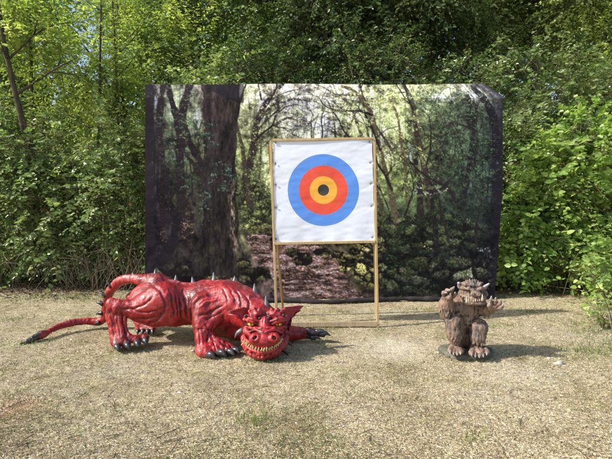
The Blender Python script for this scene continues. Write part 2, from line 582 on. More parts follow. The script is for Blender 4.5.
def island_mat(name, stops, rough=0.85):
    m, nt, b, out = mat(name, rough, 0.25)
    g = nd(nt, 'ShaderNodeNewGeometry')
    col = ramp(nt, g.outputs['Random Per Island'], stops)
    col = mix(nt, 1.0, col, ramp(nt, noise(nt, g.outputs['Position'], 1.9, 5, .65, .6), [(.30, (.74, .71, .66)), (.48, (1.0, .99, .98)), (.66, (1.14, 1.13, 1.12))]), 'MULTIPLY')
    nt.links.new(col, b.inputs['Base Color'])
    return m

def grass_density(Pn):
    q = Pn.copy(); q[:, 2] = 0
    v = vnoise(q, 1.3, 21) * 0.6 + vnoise(q, 3.4, 22) * 0.5
    return np.clip(v * 1.8 + 0.05, 0.03, 1)

def blades(n, seed, hmin, hmax, keep, m, name, power=1.6, ymax=8.1, pts=None):
    if pts is None:
        Pn, r = scatter_pts(n, seed, power=power, ymax=ymax)
        k = r.random(n) < keep(Pn); Pn = Pn[k]
    else:
        Pn = pts; r = np.random.default_rng(seed)
    n = len(Pn)
    a = r.random(n) * 6.283
    H = hmin + (hmax - hmin) * r.random(n) ** 2
    ln = 0.2 + 0.9 * r.random(n)
    d = np.stack([np.cos(a), np.sin(a), np.zeros(n)], 1)
    s = np.stack([-np.sin(a), np.cos(a), np.zeros(n)], 1)
    w = (0.0014 + 0.0016 * r.random(n))[:, None]
    v = np.zeros((n, 5, 3))
    v[:, 0] = Pn - s * w; v[:, 1] = Pn + s * w
    mid = Pn + d * (H * ln * 0.3)[:, None]; mid[:, 2] += H * 0.6
    v[:, 2] = mid + s * w * 0.8; v[:, 3] = mid - s * w * 0.8
    tip = Pn + d * (H * ln)[:, None]; tip[:, 2] += H * (1.05 - 0.4 * ln)
    v[:, 4] = tip
    b0 = (np.arange(n) * 5)[:, None]
    o = part(name, v.reshape(-1, 3), [b0 + np.array([[0, 1, 2, 3]]), b0 + np.array([[3, 2, 4]])], m, None, False)
    setp(o, kind='stuff')
    return o

# ------------------------------------------------------------------ foliage
LEAF = np.array([[0, 0, 0], [0.28, 0.5, 0.10], [0.68, 0.40, 0.04], [1.0, 0, -0.10], [0.68, -0.40, 0.04], [0.28, -0.5, 0.10]])
def leaves(pos, axis, nor, L, wr):
    n = len(pos)
    axis = nrm(axis)
    side = nrm(np.cross(nor, axis)); nor = np.cross(axis, side)
    v = pos[:, None, :] + (LEAF[None, :, 0:1] * axis[:, None, :]) * L[:, None, None] \
        + (LEAF[None, :, 1:2] * side[:, None, :]) * (L * wr)[:, None, None] + (LEAF[None, :, 2:3] * nor[:, None, :]) * L[:, None, None]
    b0 = (np.arange(n) * 6)[:, None]
    f = np.vstack([b0 + np.array([[0, 1, 2, 3]]), b0 + np.array([[0, 3, 4, 5]])])
    return v.reshape(-1, 3), f

def foliage(mb, lobes, ntwig, per, L0, wr, seed, shell=0.55, twl=0.45, up=0.25, droop=0.25, m_leaf=0, m_twig=1, zmin=0.03, front=0.0, gaps=0.0):
    """lobes: list (centre, radii). twigs start in the lobes' outer shell and run outwards"""
    r = np.random.default_rng(seed)
    vol = np.array([np.prod(l[1]) ** 0.67 for l in lobes]); vol /= vol.sum()
    which = r.choice(len(lobes), ntwig, p=vol)
    c = np.array([lobes[i][0] for i in which], float); rr = np.array([lobes[i][1] for i in which], float)
    d = nrm(r.normal(size=(ntwig, 3)))
    if front > 0:
        fl = (d[:, 1] > 0) & (r.random(ntwig) < front); d[fl, 1] *= -1
    t = shell + (1 - shell) * r.random(ntwig) ** 0.6
    lump = 1 + 0.38 * vnoise(d * 2.1 + c, 1.0, seed) + 0.16 * vnoise(d * 5.3 + c, 1.0, seed + 1)
    st = c + d * rr * (t * lump)[:, None]
    if gaps > 0:
        keep = vnoise(st, 1.5, seed + 9) * 0.6 + vnoise(st, 3.2, seed + 10) * 0.4 > (-1 + gaps * 2) * 0.5
        st, d = st[keep], d[keep]; ntwig = len(st)
    dr = nrm(d + np.array([0, 0, up]) + r.normal(size=(ntwig, 3)) * 0.45)
    tl = twl * (0.6 + 0.8 * r.random(ntwig))
    k = np.arange(per)
    tt = (k + 0.6) / per
    pos = st[:, None, :] + dr[:, None, :] * (tl[:, None] * tt)[:, :, None]
    pos[:, :, 2] -= droop * (tl[:, None] * tt ** 2)
    sv = nrm(np.cross(dr, np.array([0.0, 0, 1.0]) + 0.01))
    sg = np.where(k % 2 == 0, 1.0, -1.0)[None, :, None]
    ax = dr[:, None, :] * 0.55 + sv[:, None, :] * sg * 0.8 + r.normal(size=(ntwig, per, 3)) * 0.3
    ax[:, :, 2] -= 0.25
    no = np.array([0, 0, 1.0]) + d[:, None, :] * 0.35 + r.normal(size=(ntwig, per, 3)) * 0.7 + np.array([-.25, -.25, 0])
    L = L0 * (0.55 + 0.7 * r.random((ntwig, per)))
    p = pos.reshape(-1, 3)
    ok = p[:, 2] > zmin
    V, f = leaves(p[ok], ax.reshape(-1, 3)[ok], no.reshape(-1, 3)[ok], L.reshape(-1)[ok], wr)
    mb.add(V, f, m_leaf)
    # twigs: 3-sided
    e = st + dr * tl[:, None]; e[:, 2] -= droop * tl
    u = sv * 0.0035; w = np.cross(dr, sv) * 0.0035
    back = st - dr * 0.15
    tv = np.stack([back + u, back - u * 0.5 + w, back - u * 0.5 - w, e], 1)
    b0 = (np.arange(ntwig) * 4)[:, None]
    mb.add(tv.reshape(-1, 3), np.vstack([b0 + np.array([[0, 1, 3]]), b0 + np.array([[1, 2, 3]]), b0 + np.array([[2, 0, 3]])]), m_twig)

def shrub(name, label, cat, x, y, w, d, h, leafm, nt, seed, L0=0.075, wr=0.6, group=None, low=0.25, stems=14, dry=14, stemmat='stem', front=0.5, per=9, gaps=0.0):
    t = thing(name, label, cat, (x, y, 0), 0, group)
    r = random.Random(seed)
    mb = MB()
    lobes = []
    nl = 7
    for i in range(nl):
        a = r.random() * 6.28
        hh = low * h + (h * (1 - low)) * (i + 0.5) / nl
        lobes.append(((x + math.cos(a) * w * 0.25, y + math.sin(a) * d * 0.2, hh), (w * 0.42, d * 0.42, h * 0.2)))
    foliage(mb, lobes, nt, per, L0, wr, seed, shell=0.5, twl=0.38, front=front, gaps=gaps)
    foliage(mb, lobes, int(nt * .07), 17, L0 * 1.25, wr, seed + 500, shell=.85, twl=.75, up=.5, droop=.45, front=.85)
    # a finer-leaved creeper grown through it, and dead leaves hung up inside
    pick = [lobes[i] for i in r.sample(range(nl), 3)]
    foliage(mb, pick, int(nt * .22), 12, L0 * .52, .5, seed + 600, shell=.9, twl=.45, up=.2, droop=.5, front=.7, m_leaf=2)
    foliage(mb, lobes, int(nt * .035), 6, L0 * .8, .5, seed + 700, shell=.75, twl=.3, front=.6, m_leaf=3)
    mb.build('foliage', [M[leafm], M['stem'], M['leaf_mid'] if leafm != 'leaf_mid' else M['leaf_hedge'], M['leaf_dead']], t, False)
    sb = MB()
    for i in range(stems):
        a = r.random() * 6.28; q = r.random() ** 0.5
        bx, by = x + math.cos(a) * q * w * 0.35, y + math.sin(a) * q * d * 0.3
        top = (bx + r.uniform(-.3, .3) * w, by + r.uniform(-.25, .15) * d, h * r.uniform(0.55, 0.95))
        mid = ((bx + top[0]) / 2 + r.uniform(-.1, .1), (by + top[1]) / 2 + r.uniform(-.1, .1), top[2] * 0.5)
        sb.tube(curve([(bx, by, -0.03), mid, top], 7), np.linspace(0.016, 0.004, 7), 5)
    for i in range(dry):
        bx, by = x + r.uniform(-.5, .5) * w, y - d * r.uniform(0.3, 0.62)
        hh = r.uniform(0.35, 1.1)
        top = (bx + r.uniform(-.7, .7), by + r.uniform(-.22, .15), hh * r.uniform(.5, 1))
        mid = ((bx + top[0]) / 2 + r.uniform(-.22, .22), (by + top[1]) / 2 - .05, hh * r.uniform(.45, .95))
        sb.tube(curve([(bx, by, -0.02), mid, top], 6), np.linspace(0.006, 0.002, 6), 4)
    sb.build('stems', [M[stemmat]], t)
    return t

def tree(name, label, cat, x, y, h, crown, leafm, nt, seed, L0=0.09, wr=0.55, group=None, tr=0.12, per=10, lean=(0, 0), crown_lo=0.3, gaps=0.0, limbs=8, shell=0.35, trunk_pts=None, front=0.4, ysh=0.0):
    t = thing(name, label, cat, (x, y, 0), 0, group)
    r = random.Random(seed)
    sb = MB()
    if trunk_pts is None:
        trunk_pts = [(x, y, -0.1), (x + lean[0] * .3 + r.uniform(-.1, .1), y + lean[1] * .3, h * .33), (x + lean[0] * .7 + r.uniform(-.15, .15), y + lean[1] * .6, h * .66), (x + lean[0], y + lean[1], h * .95)]
    tp = curve(trunk_pts, 16)
    sb.tube(tp, np.linspace(tr, tr * 0.2, 16) * (1 + 0.06 * np.sin(np.arange(16) * 1.7)), 12)
    lobes = []
    cx, cy, cz = crown
    for i in range(limbs):
        k = r.uniform(crown_lo, 0.92)
        b = tp[int(k * 15)]
        a = i * 2.4 + r.uniform(-.4, .4)
        ln = r.uniform(0.45, 0.95)
        e = np.array([b[0] + math.cos(a) * cx * ln, b[1] + math.sin(a) * cy * ln, min(h * 1.02, b[2] + cz * r.uniform(0.1, .7))])
        m = (b + e) / 2 + np.array([r.uniform(-.15, .15), r.uniform(-.15, .15), r.uniform(0, .25)])
        lp = curve([b, m, e], 9)
        r0 = tr * (1 - 0.75 * k) * 0.55
        sb.tube(lp, np.linspace(r0, 0.008, 9), 7)
        for q in range(3):
            s0 = lp[r.randint(3, 7)]
            e2 = s0 + np.array([r.uniform(-.6, .6), r.uniform(-.6, .6), r.uniform(-.1, .6)])
            sb.tube(curve([s0, (s0 + e2) / 2 + np.array([0, 0, .07]), e2], 5), np.linspace(0.012, 0.004, 5), 5)
        lobes.append((e + np.array([0, ysh, 0]), (cx * .42, cy * .42, cz * .30)))
        lobes.append((m + np.array([0, ysh, .1]), (cx * .34, cy * .34, cz * .24)))
    lobes.append((tp[-1], (cx * .45, cy * .45, cz * .35)))
    sb.build('trunk', [M['bark']], t)
    mb = MB()
    foliage(mb, lobes, nt, per, L0, wr, seed, shell=shell, twl=0.5, gaps=gaps, front=front)
    mb.build('crown', [M[leafm], M['bark']], t, False)
    return t

# ------------------------------------------------------------------ printed woodland cloth
X0, X1, Y0, Y1, SC = 145.0, 503.0, 84.0, 300.0, 2.4
def paint_woodland():
    r = np.random.default_rng(5)
    W, H = int((X1 - X0) * SC), int((Y1 - Y0) * SC)
    gx = [145, 180, 210, 240, 270, 300, 330, 360, 390, 420, 450, 480, 503]
    gy = [84, 120, 150, 180, 210, 240, 270, 300]
    g = np.array([
     [(60,58,62),(120,128,110),(70,66,66),(158,160,130),(182,184,165),(192,194,180),(192,194,175),(192,196,160),(178,186,140),(168,178,135),(142,150,122),(120,122,118),(72,72,78)],
     [(44,42,46),(104,114,92),(96,102,84),(138,144,112),(165,172,148),(190,198,196),(186,196,178),(172,184,138),(156,170,122),(132,144,110),(80,92,74),(60,72,62),(42,44,50)],
     [(38,36,40),(84,94,74),(80,86,64),(120,130,92),(152,162,122),(172,182,150),(172,182,150),(164,174,128),(156,168,122),(132,148,102),(78,94,76),(60,76,66),(36,38,44)],
     [(34,31,36),(60,66,52),(54,56,46),(92,102,72),(140,150,112),(152,164,120),(152,164,120),(142,154,110),(122,136,90),(108,122,84),(58,70,58),(46,58,52),(32,33,40)],
     [(32,29,34),(54,52,48),(40,40,36),(62,70,50),(84,94,66),(92,102,70),(88,98,68),(72,84,58),(62,74,54),(56,68,48),(40,50,42),(32,41,37),(28,29,35)],
     [(30,28,33),(44,40,40),(36,34,33),(60,64,48),(104,96,86),(84,78,66),(66,66,52),(62,68,48),(50,60,44),(44,54,42),(36,45,38),(30,36,34),(26,27,33)],
     [(28,26,30),(36,36,33),(36,34,32),(42,42,35),(96,82,80),(132,110,106),(112,94,88),(62,62,46),(44,52,38),(36,42,35),(30,34,32),(27,30,31),(24,25,30)],
     [(26,25,28),(32,32,31),(32,30,30),(36,34,31),(70,62,60),(126,104,102),(110,90,86),(66,58,50),(38,38,34),(34,34,32),(30,30,31),(26,27,30),(24,25,30)]], float)
    px = X0 + (np.arange(W) + .5) / SC; py = Y0 + (np.arange(H) + .5) / SC
    fx = np.interp(px, gx, range(13)); fy = np.interp(py, gy, range(8))
    ix = np.clip(fx.astype(int), 0, 11); iy = np.clip(fy.astype(int), 0, 6)
    tx = fx - ix; ty = fy - iy
    tx = (tx * tx * (3 - 2 * tx))[None, :, None]; ty = (ty * ty * (3 - 2 * ty))[:, None, None]
    def A(a, b): return g[np.ix_(iy + a, ix + b)]
    img = A(0, 0) * (1 - tx) * (1 - ty) + A(0, 1) * tx * (1 - ty) + A(1, 0) * (1 - tx) * ty + A(1, 1) * tx * ty
    coarse = img.copy()
    XX, YY = np.meshgrid(px, py)
    def fld(s, sd, ax=1.0, ay=1.0):
        return vnoise(np.stack([XX.ravel() * ax, YY.ravel() * ay, np.zeros(XX.size)], 1), s, sd).reshape(H, W)
    def fbm(s, sd, n=4, ax=1.0, ay=1.0, gain=.62):
        o = 0; a = 1; t = 0
        for k in range(n):
            o = o + a * fld(s * 2.03 ** k, sd + k, ax, ay); t += a; a *= gain
        return o / t
    def ss(v, a, b):
        q = np.clip((v - a) / (b - a), 0, 1); return q * q * (3 - 2 * q)
    def splat(x, y, a, b, ang, col, al=1.0, soft=0.25):
        m = max(a, b) + 1
        i0, i1 = int(max(0, (x - m - X0) * SC)), int(min(W, (x + m - X0) * SC + 1))
        j0, j1 = int(max(0, (y - m - Y0) * SC)), int(min(H, (y + m - Y0) * SC + 1))
        if i1 <= i0 or j1 <= j0:
            return
        dx = XX[j0:j1, i0:i1] - x; dy = YY[j0:j1, i0:i1] - y
        c, s = math.cos(ang), math.sin(ang)
        q = np.sqrt(((dx * c + dy * s) / a) ** 2 + ((-dx * s + dy * c) / b) ** 2)
        w = np.clip((1 - q) / soft, 0, 1)[..., None] * al
        img[j0:j1, i0:i1] = img[j0:j1, i0:i1] * (1 - w) + np.array(col) * w
    def cc(x, y):
        return coarse[int(np.clip((y - Y0) * SC, 0, H - 1)), int(np.clip((x - X0) * SC, 0, W - 1))]
    # out-of-focus canopy: dappled light, sky breaking through
    n1, n2, n3 = fbm(.07, 1), fbm(.22, 11, 4), fbm(.55, 21, 3)
    mod = 1 + .45 * n1 * 1.8 + .55 * n2 * 1.5 + .35 * n3
    img *= np.clip(mod, .25, 1.7)[..., None]
    sky = ss(n2 * .6 + n1 * .5 + n3 * .25, .10, .34) * np.clip((coarse.mean(2) - 112) / 60, 0, 1) * (YY < 200)
    for (sx, sy, sa, sb) in ((325, 128, 20, 13), (197, 118, 5, 16), (298, 105, 24, 8), (411, 152, 5, 14), (378, 140, 8, 12), (262, 105, 7, 16), (155, 100, 4, 12), (172, 104, 4, 12), (440, 98, 16, 6), (353, 100, 16, 6), (476, 96, 12, 4)):
        sky = np.maximum(sky, ss(n3 * .5 + n2 * .5 + 1.1 - ((XX - sx) / sa) ** 2 - ((YY - sy) / sb) ** 2, .35, .9) * .85)
    img = img * (1 - sky[..., None] * .7) + np.array([192, 200, 214]) * sky[..., None] * .7
    def limb(pts, w0, w1, col, wob=0.6, al=1.0, light=None):
        ln = sum(math.dist(pts[i], pts[i + 1]) for i in range(len(pts) - 1))
        n = int(ln / max(0.42, min(w0, w1) * .35)) + 4
        q = curve([(a, b, 0) for a, b in pts], n)
        ph = r.uniform(0, 6, 3)
        for i in range(n):
            t = i / (n - 1); w = (w0 * (1 - t) + w1 * t) * (1 + .12 * math.sin(t * 23 + ph[0]) + .08 * math.sin(t * 51 + ph[1]))
            x = q[i, 0] + wob * math.sin(t * 11 + ph[1]) * .6; y = q[i, 1]
            splat(x, y, w, w, 0, np.array(col) * r.uniform(.8, 1.2), al, min(1, .5 / w + .15))
            if w > 1.5:
                splat(x + r.uniform(-.7, .7) * w, y, .35, r.uniform(.6, 2.2), r.normal() * .2, np.array(col) * r.choice([.55, 1.6, 1.9]), .5, .7)
            if light is not None and w > 1.2:
                splat(x + w * .62, y, w * .28, w * .5, 0, np.array(light) * r.uniform(.6, 1.2), .5, .6)
    def branchy(x, y, ang, ln, w, col, depth, al=.95):
        a = ang; p = [(x, y)]
        for k in range(4):
            a += r.normal() * .26
            p.append((p[-1][0] + math.cos(a) * ln / 4, p[-1][1] - math.sin(a) * ln / 4))
        limb(p, w, w * .5, col, al=al)
        if depth:
            for _ in range(3 if depth > 1 else 4):
                q = p[r.integers(1, 5)]
                branchy(q[0], q[1], a + r.choice([-1, 1]) * r.uniform(.35, 1.1), ln * r.uniform(.45, .7), max(.28, w * .55), col, depth - 1, al * .95)
    # far trunks, pale with distance
    for _ in range(70):
        x = r.choice([r.uniform(245, 330), r.uniform(340, 500), r.uniform(150, 205)], p=[.35, .45, .2])
        y1 = r.uniform(165, 225); dx = r.normal() * 9
        c = cc(x, 150) * r.uniform(.38, .72)
        limb([(x, y1), (x + dx * .4, y1 - 45), (x + dx, r.uniform(84, 115))], r.uniform(.5, 1.7), .3, c, al=.8)
        if r.random() < .6:
            branchy(x + dx * .4, y1 - 45, r.uniform(.6, 2.5), r.uniform(14, 34), .6, c, 2, .7)
    # boulder field: cells with crevices between them, lit from above, moss on top
    def rocks(mask, seed, cell, litc, darkc, mossc, amt=1.0):
        rg = np.random.default_rng(seed)
        jj, ii = np.where(mask > .02)
        if not len(jj): return
        x0, x1_, y0, y1_ = px[ii.min()], px[ii.max()], py[jj.min()], py[jj.max()]
        n = int((x1_ - x0) * (y1_ - y0) / (cell * cell * .55)) + 6
        sx = rg.uniform(x0 - cell, x1_ + cell, n); sy = rg.uniform(y0 - cell, y1_ + cell, n); sz = rg.uniform(.7, 1.5, n)
        j0, j1, i0, i1 = jj.min(), jj.max() + 1, ii.min(), ii.max() + 1
        wx = XX[j0:j1, i0:i1] + wfx[j0:j1, i0:i1] * 2.4; wy = YY[j0:j1, i0:i1] + wfy[j0:j1, i0:i1] * 2.0
        F1 = np.full(wx.shape, 1e9); F2 = F1.copy(); ox = np.zeros_like(F1); oy = np.zeros_like(F1); tn = np.zeros_like(F1)
        for k in range(n):
            dx = (wx - sx[k]) / sz[k]; dy = (wy - sy[k]) * 1.55 / sz[k]
            d = np.sqrt(dx * dx + dy * dy)
            c = d < F1
            F2 = np.where(c, F1, np.minimum(F2, d)); F1 = np.where(c, d, F1)
            ox = np.where(c, dx, ox); oy = np.where(c, dy, oy); tn = np.where(c, (k * 7919 % 97) / 97, tn)
        edge = ss(F2 - F1, .0, cell * .32)
        top = np.clip(.55 - oy / cell * .75 + .12 * ox / cell, .04, 1.2) * edge
        tex = np.clip(1 + 1.1 * txt[j0:j1, i0:i1], .3, 2.0)
        body = np.array(darkc) * (1 - ss(top, .1, .8))[..., None] + np.array(litc) * ss(top, .1, .8)[..., None]
        mo = ss(txm[j0:j1, i0:i1] + top - .35, 0, .5)[..., None]
        body = body * (1 - mo) + np.array([np.mean(mossc) * .35 + q * .65 for q in mossc]) * (.3 + .8 * top[..., None]) * mo
        body = body * tex[..., None] * (.6 + .75 * tn)[..., None]
        w = (mask[j0:j1, i0:i1] * amt)[..., None]
        img[j0:j1, i0:i1] = img[j0:j1, i0:i1] * (1 - w) + body * w
    wfx, wfy, txt, txm = fbm(.25, 51, 3), fbm(.25, 61, 3), fbm(.8, 71, 3), fbm(.12, 81, 3)
    def region(cx, cy, a, b, k=.35):
        return ss(1.0 - np.sqrt(((XX - cx) / a) ** 2 + ((YY - cy) / b) ** 2) + .3 * wfx, 0, k)
    rocks(region(256, 208, 20, 32), 1, 7.5, (120, 126, 84), (34, 38, 26), (108, 124, 58))
    rocks(region(290, 232, 34, 12), 2, 7, (108, 108, 84), (30, 32, 26), (98, 110, 52))
    rocks(np.maximum(region(345, 234, 40, 14), region(372, 262, 26, 34)), 3, 12, (140, 136, 104), (26, 28, 22), (140, 144, 62))
    rocks(region(425, 232, 72, 24), 4, 14, (110, 114, 88), (22, 24, 21), (88, 104, 56), .85)
    rocks(region(440, 278, 72, 28), 5, 19, (96, 100, 84), (20, 22, 20), (78, 92, 56), .9)
    rocks(region(405, 262, 34, 16), 15, 15, (104, 106, 82), (20, 22, 20), (88, 104, 54), .9)
    rocks(region(205, 278, 66, 20), 6, 11, (80, 76, 64), (24, 23, 22), (72, 78, 46), .9)
    rocks(region(222, 225, 22, 30) * (XX < 206), 7, 8, (84, 76, 66), (24, 22, 22), (60, 66, 44), .7)
    rocks(region(185, 222, 12, 26), 8, 6, (128, 108, 90), (30, 26, 26), (70, 70, 46), .7)
    # trees of the middle ground, their limbs arching over
    DK = (50, 45, 42)
    for (x, y, an, ln, w) in ((258, 122, 1.0, 46, 1.6), (254, 135, .75, 50, 1.5), (262, 100, 2.0, 30, 1.2), (252, 150, .9, 46, 1.1), (372, 112, 2.4, 52, 1.5), (392, 150, 1.9, 58, 1.4),
                              (412, 105, 2.5, 34, 1.2), (424, 150, .9, 46, 1.2), (336, 138, 1.9, 34, 1.2), (345, 140, 1.2, 38, 1.2), (312, 138, 1.7, 32, 1.1), (440, 150, 1.8, 46, 1.2), (466, 160, 2.1, 46, 1.3), (402, 190, 1.2, 56, 1.2), (380, 190, 2.2, 56, 1.2), (300, 138, 2.6, 34, .9),
                              (418, 175, .7, 44, 1.1), (432, 190, 2.4, 50, 1.0), (470, 140, .9, 36, 1.0), (455, 195, 2.2, 50, 1.1), (390, 215, 1.0, 50, 1.0), (270, 100, .2, 40, .9), (360, 96, 3.0, 46, 1.0), (404, 92, 3.3, 44, .9), (248, 178, 1.2, 50, 1.0)):
        branchy(x, y, an, ln, w, DK, 3)
    for pts, w0, w1, col in (
        ([(252, 206), (246, 182), (253, 150), (257, 122), (268, 100), (283, 84)], 5.0, 1.8, (46, 41, 41)),
        ([(256, 145), (272, 128), (288, 118), (306, 124), (318, 116)], 2.0, .8, (62, 56, 50)),
        ([(249, 205), (243, 150), (236, 120), (246, 84)], 2.6, 1.2, (62, 56, 48)),
        ([(431, 205), (425, 170), (417, 135), (411, 100), (404, 84)], 3.8, 2.0, (60, 54, 50)),
        ([(396, 222), (390, 190), (380, 150), (371, 112), (355, 92), (342, 86)], 3.2, 1.4, (82, 74, 60)),
        ([(421, 216), (419, 185), (415, 160)], 3.8, 2.4, (42, 38, 38)),
        ([(408, 214), (405, 170), (398, 120), (388, 95)], 2.0, 1.0, (86, 78, 62)),
        ([(443, 225), (436, 190), (441, 150), (452, 120)], 2.0, 1.0, (48, 46, 44)),
        ([(437, 250), (434, 215), (431, 180)], 3.0, 2.2, (38, 36, 37)),
        ([(463, 205), (468, 170), (474, 130), (468, 96)], 3.6, 2.2, (34, 35, 39)),
        ([(500, 215), (498, 160), (492, 115), (478, 88)], 6.0, 3.4, (31, 31, 38)),
        ([(383, 215), (376, 185), (372, 150)], 2.0, 1.2, (72, 66, 52)),
        ([(362, 138), (352, 110), (340, 95)], 1.8, 1.0, (66, 61, 50)),
        ([(168, 222), (168, 190), (160, 150), (160, 118), (163, 84)], 4.6, 3.2, (40, 36, 40)),
        ([(180, 232), (181, 190), (180, 150), (181, 120), (190, 84)], 5.4, 4.4, (38, 34, 38)),
        ([(182, 140), (176, 118), (168, 84)], 4.2, 2.8, (39, 35, 39)),
        ([(207, 178), (198, 158), (188, 138), (184, 120)], 4.2, 2.8, (42, 37, 39)),
        ([(209, 200), (200, 172), (190, 160), (183, 150)], 2.8, 1.4, (44, 39, 39)),
        ([(160, 262), (172, 242), (178, 222), (168, 205), (156, 198)], 6.5, 4.0, (28, 26, 30)),
        ([(150, 300), (149, 190), (148, 120), (149, 84)], 6.2, 5.6, (34, 30, 37)),
        ([(162, 225), (162, 180)], 3.2, 2.8, (37, 32, 35))):
        limb(pts, w0, w1, col)
    # leaves: fine clusters, brighter where the canopy is bright
    for _ in range(4200):
        bx, by = r.uniform(X0, X1), Y0 + (240 - Y0) * r.random() ** 1.05
        if bx < 206 and r.random() < .45: continue
        c = cc(bx, by); f = r.choice([.45, .7, 1.0, 1.3, 1.6], p=[.28, .22, .15, .2, .15]); an = r.uniform(0, 3.1)
        for _ in range(r.integers(4, 12)):
            t = r.normal() * 2.6
            x, y = bx + math.cos(an) * t + r.normal() * .8, by + math.sin(an) * t * .6 + r.normal() * .8
            col = np.clip((c + 6) * f * r.uniform(.8, 1.2) * np.array([1.0, 1.05, .84]), 8, 222)
            splat(x, y, r.uniform(.4, 1.1), r.uniform(.3, .65), r.uniform(-1, 1), col, r.uniform(.5, .85), .6)
    # dark stems and boughs that stand before the leaves
    for (x, y, an, ln, w) in ((268, 104, .9, 30, 1.2), (256, 140, .7, 44, 1.4), (380, 150, 2.1, 50, 1.5), (392, 190, 1.7, 60, 1.5), (414, 110, 2.4, 40, 1.3), (426, 165, 1.0, 50, 1.3), (372, 115, 2.5, 46, 1.4), (455, 200, 1.9, 60, 1.6), (470, 150, 1.2, 50, 1.4), (440, 190, 1.3, 54, 1.4), (486, 190, 1.9, 60, 1.8),
                              (405, 215, 1.6, 50, 1.2), (322, 138, 1.4, 40, 1.0), (350, 138, 1.9, 44, 1.1), (170, 200, 1.3, 50, 1.6), (192, 200, 1.8, 50, 1.2), (448, 240, 1.7, 46, 1.5), (478, 250, 1.4, 50, 1.6)):
        branchy(x, y, an, ln, w, (40, 37, 37), 3, .97)
    # leaf-littered path winding away behind the target
    poly = [(246, 237), (258, 233), (274, 236), (300, 242), (320, 246), (332, 254), (336, 266), (346, 276), (352, 288), (366, 300), (282, 300), (280, 288), (268, 272), (252, 257)]
    pj = np.zeros((H, W), bool); qx = XX + 3.0 * wfx; qy = YY + 2.0 * wfy
    j = len(poly) - 1
    for i in range(len(poly)):
        (xi, yi), (xj, yj) = poly[i], poly[j]
        cnd = ((yi > qy) != (yj > qy)) & (qx < (xj - xi) * (qy - yi) / (yj - yi + 1e-9) + xi)
        pj ^= cnd; j = i
    lt = fbm(.11, 91, 4, 1, 3.2); fine = fbm(.9, 95, 3, 1, 1.8)
    pc = np.array([88, 76, 70]) * (1 - ss(lt, .05, .42))[..., None] + np.array([134, 122, 124]) * ss(lt, .02, .35)[..., None]
    pc = pc * (1 - .55 * ss(-lt, .05, .4))[..., None]
    pc = pc * np.clip(1 + .85 * fine, .4, 1.7)[..., None]
    img[pj] = pc[pj]
    for _ in range(1500):
        x, y = r.uniform(246, 366), r.uniform(236, 300)
        if pj[int((y - Y0) * SC) - 1, int((x - X0) * SC) - 1]:
            splat(x, y, r.uniform(.5, 1.4), r.uniform(.3, .6), r.normal() * .5, np.array([150, 112, 92]) * r.choice([.35, .6, 1.0, 1.35]), .75, .6)
    for k, (x, y, a, b) in enumerate(((303, 259, 9, 7), (292, 252, 6, 4), (348, 262, 9, 6), (338, 255, 6, 4), (322, 252, 8, 4), (360, 250, 11, 7), (276, 240, 6, 4), (345, 268, 5, 4))):
        rocks(region(x, y, a * 1.15, b * 1.25, .2), 30 + k, 6.5, (118, 112, 84), (24, 25, 20), (122, 126, 54) if x > 330 else (62, 70, 36))
    limb([(285, 281), (300, 279), (318, 281), (332, 285)], 1.0, .6, (48, 38, 36))
    limb([(318, 270), (322, 262), (325, 256)], .8, .4, (120, 110, 70))
    # the great trunk
    bark1, bark2 = fbm(.22, 101, 4, 1.0, .28), fbm(.7, 105, 3, 1.0, .4)
    moss = fbm(.1, 109, 3)
    for jn in range(H):
        y = py[jn]
        if y > 276: break
        l = np.interp(y, [84, 150, 200, 235, 258, 268, 276], [202, 205, 204, 202, 196, 190, 180]) + 1.0 * math.sin(y * .21) + .5 * math.sin(y * .9)
        rt = np.interp(y, [84, 150, 200, 235, 258, 268, 276], [241, 236, 237, 239, 244, 250, 258]) + 1.0 * math.sin(y * .17 + 2)
        a, b = int((l - X0) * SC), int((rt - X0) * SC)
        t = np.linspace(0, 1, b - a)[:, None]
        base = np.array([37, 34, 35]) * (1 - t) + np.array([43, 39, 36]) * t
        e = np.clip(1 - abs(t - .86) / .12, 0, 1) * np.clip((y - 158) / 30, 0, 1) * np.clip((262 - y) / 30, 0, 1)
        bk = bark2[jn, a:b, None]
        base = base + e * np.array([84, 80, 66]) * np.clip(.6 + 1.3 * bk, 0, 1.6)
        up_ = np.clip((150 - y) / 60, 0, 1) * np.clip(1.3 - t * 1.1, 0, 1)
        base = base + up_ * np.array([17, 13, 11])
        base = base * np.clip(1 + .8 * bark1[jn, a:b, None] + .5 * bk, .45, 1.6)
        base = base + ss(moss[jn, a:b, None], .1, .5) * np.clip((y - 190) / 50, 0, 1) * np.array([10, 16, 0])
        img[jn, a:b] = base
    rocks(region(244, 264, 9, 8, .3), 61, 6, (70, 70, 52), (20, 20, 18), (60, 66, 34))
    splat(242.5, 238, 2.2, 5.0, -.4, (150, 148, 112), .85, .6); splat(245, 244, 1.6, 4.0, -.5, (110, 108, 80), .8, .6)
    rocks(region(256, 275, 18, 10, .3), 62, 8, (66, 66, 44), (20, 20, 18), (58, 64, 32), .95)
    for jn in range(int((103 - Y0) * SC)):   # dark notch at the trunk's top
        y = py[jn]; a = int((np.interp(y, [84, 92, 103], [205, 214, 238]) - X0) * SC); b = int((244 - X0) * SC)
        if b > a: img[jn, a:b] = img[jn, a:b] * .3 + np.array([28, 26, 33]) * .7
